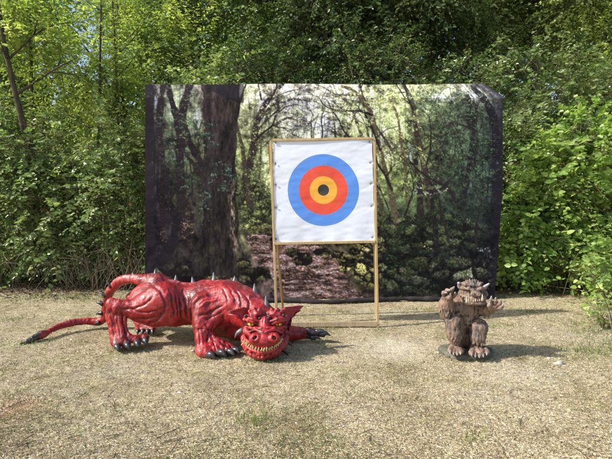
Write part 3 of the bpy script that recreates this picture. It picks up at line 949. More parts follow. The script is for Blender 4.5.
    # leafy sprays nearer the lens
    def spray(cx, cy, w, h, n, col):
        for _ in range(max(3, n // 6)):
            bx, by = cx + r.normal() * w * .42, cy + r.normal() * h * .42
            f = r.choice([.45, .7, .95, 1.2]); an = r.uniform(-.7, .7)
            for _ in range(8):
                t = r.normal() * 2.6
                x, y = bx + math.cos(an) * t + r.normal() * .7, by + math.sin(an) * t + r.normal() * .7
                splat(x, y, r.uniform(.5, 1.25), r.uniform(.3, .6), r.uniform(-.9, .9), np.clip(np.array(col) * f * r.uniform(.75, 1.25), 0, 240), .8, .5)
    for a in ((215, 145, 14, 5, 50), (222, 176, 20, 9, 110), (212, 165, 20, 6, 60), (205, 205, 14, 12, 80), (225, 188, 14, 6, 50), (196, 128, 20, 14, 110), (178, 160, 18, 18, 110), (170, 120, 14, 16, 90), (207, 132, 8, 10, 50), (186, 180, 16, 10, 80)):
        spray(*a, (82, 116, 94))
    for a in ((455, 110, 40, 14, 420), (470, 140, 34, 16, 420), (480, 175, 24, 18, 300), (455, 170, 24, 18, 260), (440, 130, 24, 16, 240), (425, 100, 24, 12, 200)):
        spray(*a, (80, 104, 78))
    for a in ((350, 105, 26, 14, 260), (380, 100, 26, 12, 260), (405, 120, 26, 16, 220), (360, 125, 22, 12, 160), (300, 110, 26, 12, 120)):
        spray(*a, (176, 190, 130))
    for a in ((425, 250, 18, 10, 90), (445, 262, 20, 12, 90), (395, 245, 22, 16, 260), (400, 265, 24, 14, 240), (415, 285, 26, 8, 120), (470, 235, 24, 20, 140), (480, 205, 20, 16, 120), (440, 215, 30, 14, 120)):
        spray(*a, (56, 76, 50))
    spray(488, 252, 14, 12, 60, (128, 138, 142)); spray(427, 192, 14, 6, 60, (176, 182, 168)); spray(424, 244, 4, 4, 14, (190, 190, 110)); spray(455, 255, 6, 6, 24, (130, 132, 90))
    spray(470, 285, 3, 2, 8, (150, 130, 110)); spray(186, 226, 6, 14, 70, (128, 106, 92)); spray(163, 236, 3, 9, 26, (110, 92, 84)); spray(258, 200, 14, 20, 90, (120, 134, 90))
    # camera blur of the original picture, film grain, dark sides
    k = img.copy(); k[1:-1, 1:-1] = (img[1:-1, 1:-1] * 4 + img[:-2, 1:-1] + img[2:, 1:-1] + img[1:-1, :-2] + img[1:-1, 2:]) / 8; img = k
    img = img + r.normal(size=(H, W, 1)) * 3
    ed = np.clip((XX - X0) / 9, 0, 1) * np.clip((X1 - XX) / 8, 0, 1)
    ed = (0.3 + .7 * ed)[..., None]
    img = img * ed + np.array([33, 31, 35]) * (1 - ed)
    return np.clip(img, 12, 245) / 255.0

def backdrop():
    img = paint_woodland()
    H, W, _ = img.shape
    lin = np.where(img <= 0.04045, img / 12.92, ((img + 0.055) / 1.055) ** 2.4)
    px = X0 + (np.arange(W) + .5) / SC; py = Y0 + (np.arange(H) + .5) / SC
    XX, YY = np.meshgrid(px, py)
    fold = 98.0
    s = np.clip((fold - YY) / (fold - Y0), 0, 1)
    Yd = 7.06 + (0.05 + 0.22 * np.clip((XX - 330) / 110, 0, 1) ** 1.5) * s
    # right-hand shoulder: the tilted top strip draws in
    xs = XX - np.clip((XX - 430) / 73, 0, 1) ** 2 * 20 * s ** 1.4
    xs = xs + np.clip((XX - 460) / 43, 0, 1) * (-8.5 * np.clip((YY - 190) / 110, 0, 1))       # lower right edge runs inwards
    xs = xs + np.where(XX < 150, (1 - (XX - X0) / 5) * 2.0 * np.clip((90 - YY) / 6, 0, 1) ** 2, 0)
    ys = YY + 1.2 * np.sin((XX - X0) / 31.0) * s * .4
    b = np.array([0.0])
    q = np.stack([XX.ravel() / 100, YY.ravel() / 100, np.zeros(XX.size)], 1)
    wr = vnoise(q * np.array([1, .35, 1]), 5, 2) * .014 + vnoise(q * np.array([1, .5, 1]), 9, 3) * .003 + vnoise(q * np.array([.4, 1.3, 1]), 6, 4) * .003
    diag = np.sin((q[:, 0] * 9 + q[:, 1] * 5)) * .005 + .012 * np.exp(-((q[:, 0] - 1.47) / .03) ** 2) * np.sin(q[:, 1] * 22) * np.clip((q[:, 1] - 2.2) * 2, 0, 1)
    Yd = Yd.ravel() + (wr + diag)
    u = xs.ravel() - 306; v = 229.5 - ys.ravel()
    d = np.stack([u, F * CP + v * SP, -F * SP + v * CP], 1)
    V = CAM + d * (Yd / d[:, 1])[:, None]
    base = np.array([0.0, 7.1, 0.0])
    t = thing('printed_backdrop', 'wide cloth printed with a photograph of mossy woodland, hung before the hedge', 'backdrop', tuple(base))
    i = (np.arange(W - 1)[None, :] + W * np.arange(H - 1)[:, None]).ravel()
    m, nt, bs, out = mat('printed_cloth', 0.75, 0.12)
    at = nd(nt, 'ShaderNodeAttribute', attribute_name='paint')
    nt.links.new(at.outputs['Color'], bs.inputs['Base Color'])
    wv = noise(nt, obco(nt), 14, 3); bump(nt, bs, wv, 0.15, 0.01)
    o = part('printed_cloth', V, np.stack([i, i + W, i + W + 1, i + 1], 1), m, t)
    color_attr(o.data, np.clip(lin.reshape(-1, 3) ** 1.14 * PRINT_GAIN * np.array([1.02, .95, 1.03]) + np.array([.001, 0, .0015]), .003, .85))
    o['label'] = 'woodland picture of dark trunks, mossy boulders and a leaf-strewn path'
    # poles behind and the weighted roll along the foot
    mt, nt2, b2, _ = mat('dull_metal_pole', 0.45, 0.5); b2.inputs['Base Color'].default_value = (.12, .12, .13, 1); b2.inputs['Metallic'].default_value = .8
    for (x, yt) in ((147.5, 99), (325, 99), (497, 101)):
        top = P(x, yt + 1, 7.16); bt = top.copy(); bt[2] = 0
        MB().tube([bt, top], [.02, .02], 10).build('pole', mt, t)
    MB().tube([P(149, 100, 7.14), P(498, 101, 7.14)], [.018, .018], 10).build('crossbar', mt, t)
    mr, nt3, b3, _ = mat('rolled_cloth', 0.8, 0.2)
    nt3.links.new(ramp(nt3, noise(nt3, obco(nt3), 12, 5), [(.3, (.018, .016, .018)), (.7, (.05, .042, .042))]), b3.inputs['Base Color'])
    pts = [G(150, 302), G(230, 303), G(285, 302), G(330, 303.5), G(375, 301.5), G(410, 300.5), G(446, 301)]
    pts = [np.array([p[0], p[1] - .03, .035]) for p in pts]
    q = curve(pts, 60)
    MB().tube(q, .037 + .007 * np.sin(np.arange(60) * 1.3) + .005 * np.sin(np.arange(60) * .37), 12).build('rolled_hem', mr, t)
PRINT_GAIN = 1.7

# ------------------------------------------------------------------ archery target on its easel
def target_stand():
    base = P(325, 328, 5.42); base[2] = 0
    t = thing('archery_target', 'white square archery target with blue, red and orange rings on a wooden A-frame easel', 'archery target', tuple(base))
    Y_b, lean = 5.45, 0.16
    def fr(x, y):
        """point of the tilted front frame"""
        for Yc in (Y_b,):
            p = P(x, y, Y_b)
        # iterate for the lean (further back as it rises)
        Yv = Y_b
        for _ in range(6):
            p = P(x, y, Yv); Yv = Y_b + lean * (p[2] / 2.35)
        return P(x, y, Yv)
    up = np.array([0, -1, .07])
    lt, lb = fr(270.8, 143), fr(277.0, 331); rt, rb = fr(374.2, 140), fr(377.6, 329)
    lb[2] = rb[2] = 0.0
    W = M['wood']
    for a, b in ((lt, lb), (rt, rb)):
        MB().beam(b, a + nrm(a - b) * .01, .030, .045, up).build('leg', W, t, False)
    # rear legs
    for (x, y, xb, c) in ((268.4, 145, 283.5, 0), (373.0, 143, 376.2, 1)):
        top = fr(x, y) + np.array([0, .075, 0]); bot = P(xb, 318, 6.0); bot[2] = 0
        MB().beam(bot, top, .028, .045, up).build('rear_leg', M['wood_dark'] if not c else W, t, False)
    # rails
    off = np.array([0, -.006, 0])
    MB().beam(fr(272.6, 140.5) + off, fr(373.2, 138.6) + off, .030, .04, up).build('top_rail', W, t, False)
    MB().beam(fr(273.6, 243.6) + off, fr(374.6, 241.6) + off, .032, .05, up).build('shelf_rail', W, t, False)
    a, b = fr(276.5, 324.6), fr(376.5, 323.4)
    MB().beam(a + off * 1.5, b + off * 1.5, .058, .035, up).build('foot_rail', M['wood_rail'], t, False)
    mbolt = plain('zinc_bolt', (.28, .27, .25), .4, .5, .3, 60, .8)
    for (x, y) in ((272.9, 142.4), (373.6, 140.6), (274.6, 244.0), (375.2, 242.2), (277.2, 325.0), (377.2, 324.0)):
        V3, f3 = uvsphere(fr(x, y) + np.array([0, -.027, 0]), (.008, .005, .008), 10, 6); part('bolt', V3, f3, mbolt, t)
    # straw boss behind the face
    tl, tr_, bl, br = fr(274.5, 141.5), fr(371.6, 140), fr(275.5, 241), fr(373.0, 239.8)
    back = np.array([0, .10, 0])
    m, nt, bs, _ = mat('pressed_straw', 0.95, 0.1)
    nt.links.new(ramp(nt, noise(nt, obco(nt), 60, 4), [(.3, (.10, .065, .03)), (.7, (.28, .19, .09))]), bs.inputs['Base Color'])
    f0 = np.array([0, .010, 0])
    V = np.array([tl + f0, tr_ + f0, br + f0, bl + f0, tl + back, tr_ + back, br + back, bl + back])
    part('straw_boss', V, [np.array([[0, 3, 2, 1], [4, 5, 6, 7], [0, 1, 5, 4], [1, 2, 6, 5], [2, 3, 7, 6], [3, 0, 4, 7]])], m, t, False)
    # cloth face: fine sheet with creases, hem pulled at the eyelets
    n = 150
    s, q = np.meshgrid(np.linspace(0, 1, n), np.linspace(0, 1, n))
    s = s.ravel()[:, None]; q = q.ravel()[:, None]
    c1, c2, c3, c4 = fr(273.3, 139.6), fr(372.0, 138.8), fr(375.0, 240.6), fr(273.8, 242.4)
    V = (c1 * (1 - s) + c2 * s) * (1 - q) + (c4 * (1 - s) + c3 * s) * q
    S, Q = s[:, 0], q[:, 0]
    eye = [.03, .235, .44, .66, .965]
    tug = np.zeros(n * n); 
    for e in eye:
        tug += np.exp(-((Q - e) / .035) ** 2)
    V[:, 0] += np.where(S > .9, (S - .9) / .1, 0) * (tug - .5) * .008
    N2 = np.stack([S * 3, Q * 3, np.zeros_like(S)], 1)
    w = vnoise(N2, 1.6, 5) * .006 + vnoise(N2 * np.array([1, 3, 1]), 3.2, 6) * .0022
    for e in eye:   # creases running in from the eyelets
        for sl in (-.35, .1, .5):
            w += .0035 * np.exp(-(((Q - e) - (1 - S) * sl) / .018) ** 2) * np.exp(-(1 - S) / .12)
            w += .0030 * np.exp(-(((Q - e) - S * sl) / .018) ** 2) * np.exp(-S / .10)
    w += .003 * np.sin(S * 30 + Q * 6) * np.exp(-(1 - Q) / .07)
    V[:, 1] += -.012 + w
    i = (np.arange(n - 1)[None, :] + n * np.arange(n - 1)[:, None]).ravel()
    m, nt, bs, _ = mat('printed_face', 0.5, 0.35)
    uvc = nd(nt, 'ShaderNodeAttribute', attribute_name='paint')   # r = across, g = down, metres from the centre
    sep = nd(nt, 'ShaderNodeSeparateXYZ'); nt.links.new(uvc.outputs['Vector'], sep.inputs[0])
    L = nd(nt, 'ShaderNodeVectorMath', operation='LENGTH'); nt.links.new(uvc.outputs['Vector'], L.inputs[0])
    rr = [(0, (.035, .035, .033)), (.070, (.86, .42, .05)), (.168, (.74, .085, .045)), (.301, (.10, .27, .74)), (.444, (.70, .74, .85))]
    mp = nd_map(nt, L.outputs['Value'], 0, 1.0)
    col = ramp(nt, mp, rr, 'CONSTANT')
    dirt = ramp(nt, noise(nt, obco(nt), 3.5, 6, .65), [(.5, 0.0), (.8, .14)])
    col = mix(nt, dirt, col, (.45, .42, .38))
    nt.links.new(col, bs.inputs['Base Color'])
    bump(nt, bs, noise(nt, obco(nt), 9, 4, .6, 1.0), .25, .01)
    o = part('target_face', V, np.stack([i, i + n, i + n + 1, i + 1], 1), m, t)
    wd, ht = 1.25, 1.27
    cx, cy = (323.3 - 273.5) / (373.4 - 273.5), (190.2 - 139.3) / (241.5 - 139.3)
    color_attr(o.data, np.stack([(S - cx) * wd, (Q - cy) * ht, np.zeros_like(S)], 1))
    o['label'] = 'white cloth face with blue, red, orange and black rings, laced at its eyelets'
    # eyelets down both edges
    me, nt4, b4, _ = mat('eyelet_metal', 0.35, 0.5); b4.inputs['Base Color'].default_value = (.06, .055, .05, 1); b4.inputs['Metallic'].default_value = .7
    for ss in (.972, .022):
        for e in eye:
            p = (c1 * (1 - ss) + c2 * ss) * (1 - e) + (c4 * (1 - ss) + c3 * ss) * e + np.array([0, -.024, 0])
            a = np.linspace(0, 2 * math.pi, 13)[:-1]
            mb = MB(); ring = np.array([p + np.array([math.cos(k) * .009, 0, math.sin(k) * .009]) for k in np.append(a, a[0])])
            mb.tube(ring, np.full(13, .0035), 6, cap=False)
            mb.build('eyelet', me, t)

# ------------------------------------------------------------------ statues
def paint_mat(name, wash, rough, coat, dark_amt, speck=None, scale=1.0, bumps=0.35):
    m, nt, b, out = mat(name, rough, 0.5)
    co = obco(nt)
    at = nd(nt, 'ShaderNodeAttribute', attribute_name='paint').outputs['Color']
    n1 = noise(nt, co, 14 * scale, 6, .68, .6)
    n2 = noise(nt, co, 55 * scale, 5, .7, .3)
    col = mix(nt, ramp(nt, n1, [(.48, 0.0), (.70, dark_amt)]), at, wash)
    col = mix(nt, ramp(nt, n2, [(.52, 0.0), (.72, dark_amt * .8)]), col, wash)
    if speck is not None:
        col = mix(nt, ramp(nt, noise(nt, co, 38 * scale, 4, .6), [(.58, 0.0), (.72, .35)]), col, speck)
    nt.links.new(col, b.inputs['Base Color'])
    rr = nd_map(nt, n2, 0.2, 0.9); rr.node.inputs[3].default_value = rough - .08; rr.node.inputs[4].default_value = rough + .2
    nt.links.new(rr, b.inputs['Roughness'])
    b.inputs['Coat Weight'].default_value = coat; b.inputs['Coat Roughness'].default_value = .22
    h = nd(nt, 'ShaderNodeMath', operation='ADD'); nt.links.new(noise(nt, co, 28 * scale, 5, .6, .8), h.inputs[0]); nt.links.new(n2, h.inputs[1])
    bump(nt, b, h.outputs[0], bumps, .012)
    return m

def plain(name, c, rough=.4, spec=.5, var=.35, sc=30, metal=0):
    m, nt, b, _ = mat(name, rough, spec)
    n = noise(nt, obco(nt), sc, 5, .65)
    nt.links.new(ramp(nt, n, [(.3, [q * (1 - var) for q in c]), (.7, [min(1, q * (1 + var)) for q in c])]), b.inputs['Base Color'])
    b.inputs['Metallic'].default_value = metal
    bump(nt, b, n, .2, .004)
    return m

def horn(name, m, parent, base, tip, r0, bend=(0, 0, 0), n=8, flat=1.0, sides=9, r1=.0012):
    base = np.asarray(base, float); tip = np.asarray(tip, float)
    mid = (base + tip) / 2 + np.asarray(bend, float)
    q = curve([base, mid, tip], n)
    t = np.linspace(0, 1, n)
    rad = r1 + (r0 - r1) * (1 - t ** 1.6)
    return MB().tube(q, rad, sides, flat=flat).build(name, m, parent)

def dragon():
    S = Sculpt((-3.12, 4.12, -0.02), (0.36, 5.62, 0.86), 0.0052)
    A = P
    r = rp
    # torso
    S.path([A(150, 302, 5.00), A(170, 304, 4.98), A(190, 305, 4.94), A(210, 304, 4.90), A(228, 308, 4.84)],
           [r(20, 5.0), r(20.5, 5), r(17.5, 4.94), r(20.5, 4.9), r(23, 4.84)], .06, n=9)
    S.path([A(158, 292, 5.02), A(184, 297, 4.98), A(205, 293, 4.93), A(230, 294, 4.86)], [r(14, 5), r(10.5, 5), r(10.5, 4.9), r(13, 4.9)], .05)
    S.ell(A(171, 305, 4.88), (.26, .19, .22), .06)
    # neck: comes forward and down to the head
    S.path([A(226, 303, 4.84), A(243, 308, 4.74), A(256, 316, 4.62), A(264, 322, 4.54)], [r(22, 4.84), r(19, 4.74), r(16, 4.62), r(14, 4.54)], .05, n=7)
    S.path([A(215, 322, 4.86), A(240, 328, 4.76), A(258, 334, 4.62)], [r(13, 4.86), r(11.5, 4.76), r(10, 4.62)], .05)
    # spine ridge
    S.path([A(140, 279.5, 5.05), A(160, 279.5, 5.02), A(186, 287.0, 4.97), A(206, 285.0, 4.93), A(228, 284.5, 4.87), A(246, 292, 4.76), A(262, 306, 4.62)],
           [r(3, 5)] * 7, .04, n=16)
    # near thigh, shin, foot
    S.path([A(164, 301, 4.82), A(150, 306, 4.78), A(134, 309, 4.74)], [r(19, 4.82), r(14.5, 4.78), r(9.5, 4.74)], .04, n=6)
    S.path([A(170, 312, 4.78), A(150, 317, 4.74), A(130, 310, 4.74)], [r(13, 4.78), r(8, 4.74), r(6, 4.74)], .04, n=6)
    S.path([A(150, 303, 4.72), A(128, 305, 4.70), A(113, 303.5, 4.70)], [r(5, 4.7), r(4.5, 4.7), r(4.5, 4.7)], .02)
    S.path([A(134, 309, 4.74), A(118, 307, 4.70), A(111, 304, 4.70)], [r(8, 4.7), r(6.5, 4.7), r(5, 4.7)], .03)
    S.path([A(111.5, 303, 4.70), A(111.5, 316, 4.70), A(114, 330, 4.68), A(117, 341, 4.65)], [r(5.2, 4.7), r(5.0, 4.7), r(4.6, 4.7), r(6.2, 4.7)], .02)
    S.path([A(120, 306, 4.70), A(119, 318, 4.68), A(121, 330, 4.66), A(123, 341, 4.62)], [r(5, 4.7), r(3.4, 4.7), r(4.2, 4.7), r(5.6, 4.7)], .02)
    hclaws = [(117.5, 347.5, 4.54), (127.5, 346, 4.55), (137.5, 344, 4.59), (145.5, 341.5, 4.64)]
    for i, (x, y, Yv) in enumerate(hclaws):
        S.path([A(113 + i * 4.2, 312 + i * 1.5, 4.675), A(115 + i * 3.2, 328, 4.665), A(x * .45 + 64 + i * .6, 338, 4.63), A(x - 1, y - 3.5, Yv + .05), A(x, y - 1.2, Yv + .02)],
               [r(1.6, 4.7), r(1.7, 4.7), r(2.3, 4.7), r(3.2, 4.6), r(2.8, 4.6)], .012, n=8)
    # far hind leg, partly seen inside the curl of the tail and under the belly
    S.path([A(150, 300, 5.15), A(138, 299, 5.22), A(131, 297, 5.26)], [r(12, 5.2), r(7, 5.2), r(4.4, 5.2)], .03)
    S.path([A(131, 297, 5.26), A(134, 312, 5.25), A(141, 324, 5.2)], [r(4.6, 5.2), r(4, 5.2), r(5.5, 5.2)], .02)
    for i in range(4):
        S.path([A(140, 323, 5.2), A(138 + i * 5, 329.6, 5.16 - .02 * i)], [r(3.6, 5.2), r(2.8, 5.2)], .012)
    # tail
    tp = [A(158, 284, 5.03), A(145, 280.5, 5.08), A(131, 278.8, 5.14), A(119, 282, 5.20), A(110.5, 291, 5.26), A(106.5, 303, 5.30), A(106, 315, 5.34), A(100, 321, 5.38), A(88, 321.3, 5.36), A(74, 322.5, 5.28), A(60, 326.5, 5.16), A(47, 332.5, 4.98)]
    tr_ = [r(11, 5), r(5.4, 5.1), r(4.2, 5.1), r(4.2, 5.2), r(4.3, 5.2), r(4.2, 5.3), r(3.7, 5.3), r(3.6, 5.3), r(3.1, 5.3), r(2.7, 5.2), r(2.5, 5.1), r(2.2, 5)]
    S.path(tp, tr_, .014, n=46)
    S.path([A(49, 332, 4.98), A(42, 335, 4.93), A(34, 338.5, 4.86), A(26, 342, 4.79), A(17.5, 345, 4.72)], [r(2.0, 5), r(3.9, 5), r(3.3, 5), r(2.0, 4.8), r(.5, 4.7)], .008, n=12)
    # near foreleg
    S.ell(A(211, 308, 4.70), (.205, .13, .15), .05, rot=(0, 12, 0))
    S.path([A(202, 304, 4.68), A(203, 320, 4.62), A(204, 334, 4.56), A(204, 346, 4.50)], [r(10.5, 4.7), r(9.6, 4.62), r(7.8, 4.56), r(7.2, 4.5)], .035, n=8)
    S.path([A(222, 304, 4.68), A(216, 318, 4.62), A(208, 328, 4.56)], [r(7, 4.7), r(6, 4.62), r(6, 4.56)], .03)
    S.path([A(199, 322, 4.55), A(200, 338, 4.49), A(202, 348, 4.44)], [r(4.2, 4.5), r(4.0, 4.5), r(5, 4.5)], .02)
    S.ell(A(205.5, 350.5, 4.44), (.105, .10, .066), .03)
    fclaws = [(210.5, 355.5, 4.335), (221.5, 353.5, 4.36), (230, 352.5, 4.39), (235.5, 351.0, 4.44)]
    for i, (x, y, Yv) in enumerate(fclaws):
        S.path([A(207 + i * 1.5, 322 + i * 3, 4.55), A(208 + i * 1.8, 338, 4.5), A(206 + i * 5.5, 347 - i * 1.2, 4.43 + i * .02), A(x - 1.5, y - 1, Yv + .035)],
               [r(1.8, 4.5), r(2.2, 4.5), r(4.0, 4.45), r(3.6, 4.4)], .014, n=7)
    # far foreleg stretched along the ground to the right
    S.path([A(250, 322, 4.80), A(272, 330, 4.86), A(288, 333, 4.86), A(303, 333, 4.86)], [r(12, 4.8), r(9, 4.84), r(7.5, 4.85), r(5.4, 4.86)], .03, n=8)
    for (x0, y0, x1, y1, r0) in ((300, 331.5, 318, 332.5, 3.6), (303, 333.5, 323, 334.2, 3.8), (301, 336, 314, 338, 3.0)):
        S.path([A(x0, y0, 4.84), A((x0 + x1) / 2, y0 - .6, 4.83), A(x1, y1, 4.82)], [r(r0, 4.8), r(r0, 4.8), r(r0 * .75, 4.8)], .012)
    # --- head
    S.ell(A(265, 323, 4.55), (.19, .2, .15), .04)
    S.ell(A(264.5, 333, 4.44), (.172, .17, .12), .04)
    for sx in (-1, 1):
        S.ell(A(264.5 + sx * 15.5, 330, 4.47), (.062, .10, .060), .03)                    # cheeks
        S.ell(A(266 + sx * 10.0, 314.0, 4.45), (.092, .080, .052), .028, rot=(0, sx * 14, 0))   # brow domes
        S.path([A(266 + sx * 4, 322, 4.37), A(266 + sx * 11, 319.6, 4.36), A(266 + sx * 20, 316.5, 4.40)], [r(2.4, 4.4)] * 3, .012)   # brow shelf
    S.path([A(265, 322, 4.36), A(264.5, 331, 4.31), A(264.5, 338, 4.25)], [r(6.0, 4.4), r(6.4, 4.3), r(7.5, 4.25)], .025)
    S.ell(A(264.5, 339, 4.27), (.155, .11, .068), .03)
    for sx in (-1, 1):
        S.ell(A(264.5 + sx * 9.3, 337.6, 4.205), (.055, .05, .044), .02)
        S.path([A(264.5 + sx * 2, 332, 4.23), A(264.5 + sx * 9, 329.5, 4.28), A(264.5 + sx * 15, 332, 4.33)], [r(1.5, 4.3)] * 3, .008)
        S.path([A(264.5 + sx * 3, 328, 4.27), A(264.5 + sx * 10, 328, 4.31), A(264.5 + sx * 17, 328.6, 4.37)], [r(1.2, 4.3)] * 3, .008)
    # jaws
    S.path([A(244.5, 338, 4.42), A(247.0, 346, 4.35), A(253.0, 352.5, 4.29), A(263, 354.2, 4.26), A(274.0, 352, 4.29), A(281.5, 345, 4.35), A(284.5, 337, 4.42)],
           [r(3.6, 4.4), r(4.2, 4.3), r(4.6, 4.3), r(4.8, 4.25), r(4.6, 4.3), r(4.2, 4.3), r(3.6, 4.4)], .014, n=16)
    S.ell(A(264, 347, 4.40), (.155, .15, .085), .03)
    mouth = [A(244.0, 340.0, 4.36), A(246, 343.2, 4.285), A(252, 347.2, 4.22), A(261, 349.8, 4.175), A(270, 348.6, 4.19), A(277.5, 344.6, 4.25), A(282.6, 338.6, 4.34)]
    mq = curve(mouth, 20)
    for i in range(19):
        S.cone(mq[i], mq[i + 1], .0165, .0165, .006, sub=True)
    lipu = mq + np.array([0, .014, .029]); lipl = mq + np.array([0, .014, -.030])
    S.path(lipu, [.011] * 20, .008); S.path(lipl, [.012] * 20, .008)
    kn = random.Random(5)
    for i in range(26):
        q_ = mq[kn.randint(0, 19)]
        S.ell(q_ + np.array([kn.uniform(-.01, .01), .018, -.035 - kn.random() * .05]), [kn.uniform(.010, .018)] * 3, .010)
    for sx in (-1, 1):
        for (dx, y, Yq, rr_) in ((6, 310.0, 4.42, .020), (11.5, 309.4, 4.43, .022), (16, 311.5, 4.43, .018), (8.5, 313.5, 4.385, .016), (14, 314.5, 4.39, .015), (17.5, 322, 4.42, .016), (19.5, 327, 4.42, .014), (20.5, 332, 4.41, .015), (14, 310, 4.45, .014), (6, 308.5, 4.46, .015), (10, 311, 4.40, .010)):
            S.ell(A(265.5 + sx * dx, y, Yq), [rr_] * 3, .012)
    # eye sockets, nostrils
    for (x, y) in ((251.3, 323.8), (278.3, 323.9)):
        sx = 1 if x > 264 else -1
        S.ell(A(x, y, 4.335), (.046, .04, .018), .012, sub=True)
        S.path([A(x - 5, y + 3.0, 4.365), A(x, y + 3.6, 4.35), A(x + 5, y + 2.6, 4.365)], [.009] * 3, .008)
        S.path([A(x - sx * 6.5, y + .4, 4.345), A(x - sx * 2, y - 1.9, 4.335), A(x + sx * 3, y - 3.4, 4.345), A(x + sx * 7.5, y - 4.4, 4.37)], [.014, .015, .014, .012], .007)
        S.path([A(x - sx * 7.5, y - 2.5, 4.335), A(x - sx * 1, y - 4.6, 4.335), A(x + sx * 6, y - 6.2, 4.36)], [.012, .013, .012], .006)
    for sx in (-1, 1):
        S.ell(A(264.5 + sx * 9.8, 338.2, 4.155), (.026, .035, .019), .010, rot=(0, sx * 30, 0), sub=True)
    S.floor(0.002)
    V, Q = S.mesh()
    N = mesh_normals(V, Q)
    wp = V + np.stack([vnoise(V, 6, 31), vnoise(V, 6, 32), vnoise(V, 6, 33)], 1) * .07
    rdg = lambda sc, an, sd: 1 - np.abs(vnoise(wp * np.array(an), sc, sd)) * 2
    dsp = vnoise(V, 7, 1) * .007 + vnoise(V, 17, 2) * .003 + rdg(9, (1, 1, .6), 3) * .004 + rdg(20, (1.2, 1, .6), 4) * .0028 + rdg(42, (1, 1, 1), 5) * .0012
    lines = [
        (((170, 291), (173, 303), (175, 319)), 1.1, .012), (((179.5, 293), (180, 305), (182, 320)), 1.2, .018), (((184, 293), (185.5, 306), (187, 321)), 1.2, .020), (((188.5, 294), (190, 308), (191.5, 323)), 1.2, .018),
        (((175, 292), (177, 304), (178.5, 318)), .9, .010),
        (((152, 284), (161, 293), (165, 306), (157, 320), (140, 327)), 1.7, .020), (((116, 308), (133, 309), (147, 303), (155, 293)), 1.4, .015), (((122, 304), (140, 312.5), (163, 309)), 1.3, .013),
        (((134, 318), (150, 319), (166, 313)), 1.2, .010),
        (((191.5, 318), (196, 303), (206, 295.5), (222, 293)), 1.6, .020), (((196, 316), (208, 313), (226, 304)), 1.5, .016), (((198, 308), (208, 302), (222, 299)), 1.2, -.012), (((203, 319), (212, 317), (224, 311)), 1.2, .010),
        (((228, 287), (234, 297), (235, 310)), 1.3, .013), (((234, 288), (241, 299), (240, 311)), 1.2, .014), (((243, 293), (249, 302), (249, 311)), 1.2, .013), (((221, 287), (227, 296), (229, 307)), 1.1, .009),
        (((204, 322), (209, 333), (206, 345)), 1.2, .012), (((214, 322), (211, 334), (215, 343)), 1.2, .012), (((198, 326), (200, 338), (199, 349)), 1.1, .008), (((192, 330), (205, 329), (214, 331)), .9, .006),
        (((116, 309), (118, 322), (121, 338)), .9, .012), (((121.5, 311), (123, 324), (128, 338)), .9, .012), (((126, 313), (127.5, 326), (134, 337)), .9, .010), (((111, 312), (112.5, 326), (114, 340)), .9, .008),
        (((213, 341), (215.5, 348), (216.5, 354)), .8, .010), (((219, 340), (224, 346), (226, 352)), .8, .010), (((224, 339), (230, 345), (233, 350)), .8, .008),
        (((256, 331), (264.5, 328.5), (273, 331)), .7, .006), (((251, 330.5), (256, 334), (255, 341)), .7, .006), (((278, 330.5), (273, 334), (274.5, 341)), .7, .006), (((247, 329), (251, 333), (249.5, 340)), .7, .006), (((282, 329), (278.5, 333), (280, 339)), .7, .006),
        (((258, 334.5), (264.5, 333), (271, 334.5)), .6, .005), (((262.5, 312), (263.5, 318), (263, 325)), .8, .008), (((267.5, 312), (266.5, 318), (267, 325)), .7, .006), (((245, 333), (247, 337), (246, 341)), .6, .005),
        (((252, 354.5), (264, 356.2), (276, 354)), .7, .006), (((247, 349), (251, 352), (256, 353)), .7, .006)]
    V = V + N * carve(V, N, lines)[:, None]
    head = np.clip(1 - np.linalg.norm(V - P(264, 335, 4.4), axis=1) / .3, 0, 1)
    V = V + N * (dsp * (1 - .6 * head))[:, None]
    N = mesh_normals(V, Q)
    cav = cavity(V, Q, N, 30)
    print('cav', np.percentile(cav, [2, 10, 50, 90, 98]))
    V[:, 2] = np.maximum(V[:, 2], -.004)
    base = np.array([V[:, 0].mean(), 4.85, 0.0])
    t = thing('dragon_statue', 'crouching glossy red dragon statue with a barbed black-tipped tail, its chin on the ground', 'dragon statue', tuple(base))
    col = np.tile(np.array([.345, .011, .014]), (len(V), 1))
    lum = vnoise(V, 5, 8)[:, None]
    col = col * (1 + .30 * lum)
    # own paint: black tail barb and far toes, pewter dusting on the spine ridge
    dk = np.array([.012, .012, .014])
    tipw = np.clip((-2.98 + .62 - (V[:, 0] + .10 * vnoise(V, 14, 4))) / .10, 0, 1)
    x_edge = P(44, 333, 4.95)[0]
    tipw = np.clip((x_edge + .03 - V[:, 0] + .03 * vnoise(V, 20, 4)) / .05, 0, 1)
    toe = np.clip((V[:, 0] - (P(305.5, 333, 4.85)[0]) + .01 * vnoise(V, 30, 5)) / .012, 0, 1)
    w = np.maximum(tipw, toe)[:, None]
    sp = curve([P(x, y, Yv) for x, y, Yv in ((118, 277, 5.18), (140, 276, 5.05), (160, 276.5, 5.02), (182, 281.5, 4.98), (206, 281.0, 4.93), (228, 281.5, 4.87), (246, 289, 4.76), (262, 302, 4.62))], 40)
    dmin = np.full(len(V), 9.0)
    for p in sp:
        dmin = np.minimum(dmin, np.linalg.norm(V - p, axis=1))
    rid = np.clip(1 - dmin / .10, 0, 1) * np.clip(vnoise(V, 40, 7) * 1.6 + .25, 0, 1)
    col = col * (1 - rid[:, None] * .55) + np.array([.36, .30, .31]) * rid[:, None] * .55
    # black wash lying in the carved grooves
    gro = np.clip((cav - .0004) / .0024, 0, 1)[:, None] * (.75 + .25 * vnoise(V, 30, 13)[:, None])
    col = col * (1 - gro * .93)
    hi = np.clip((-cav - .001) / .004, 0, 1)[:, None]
    col = col * (1 + hi * .2) + np.array([.02, .015, .015]) * hi
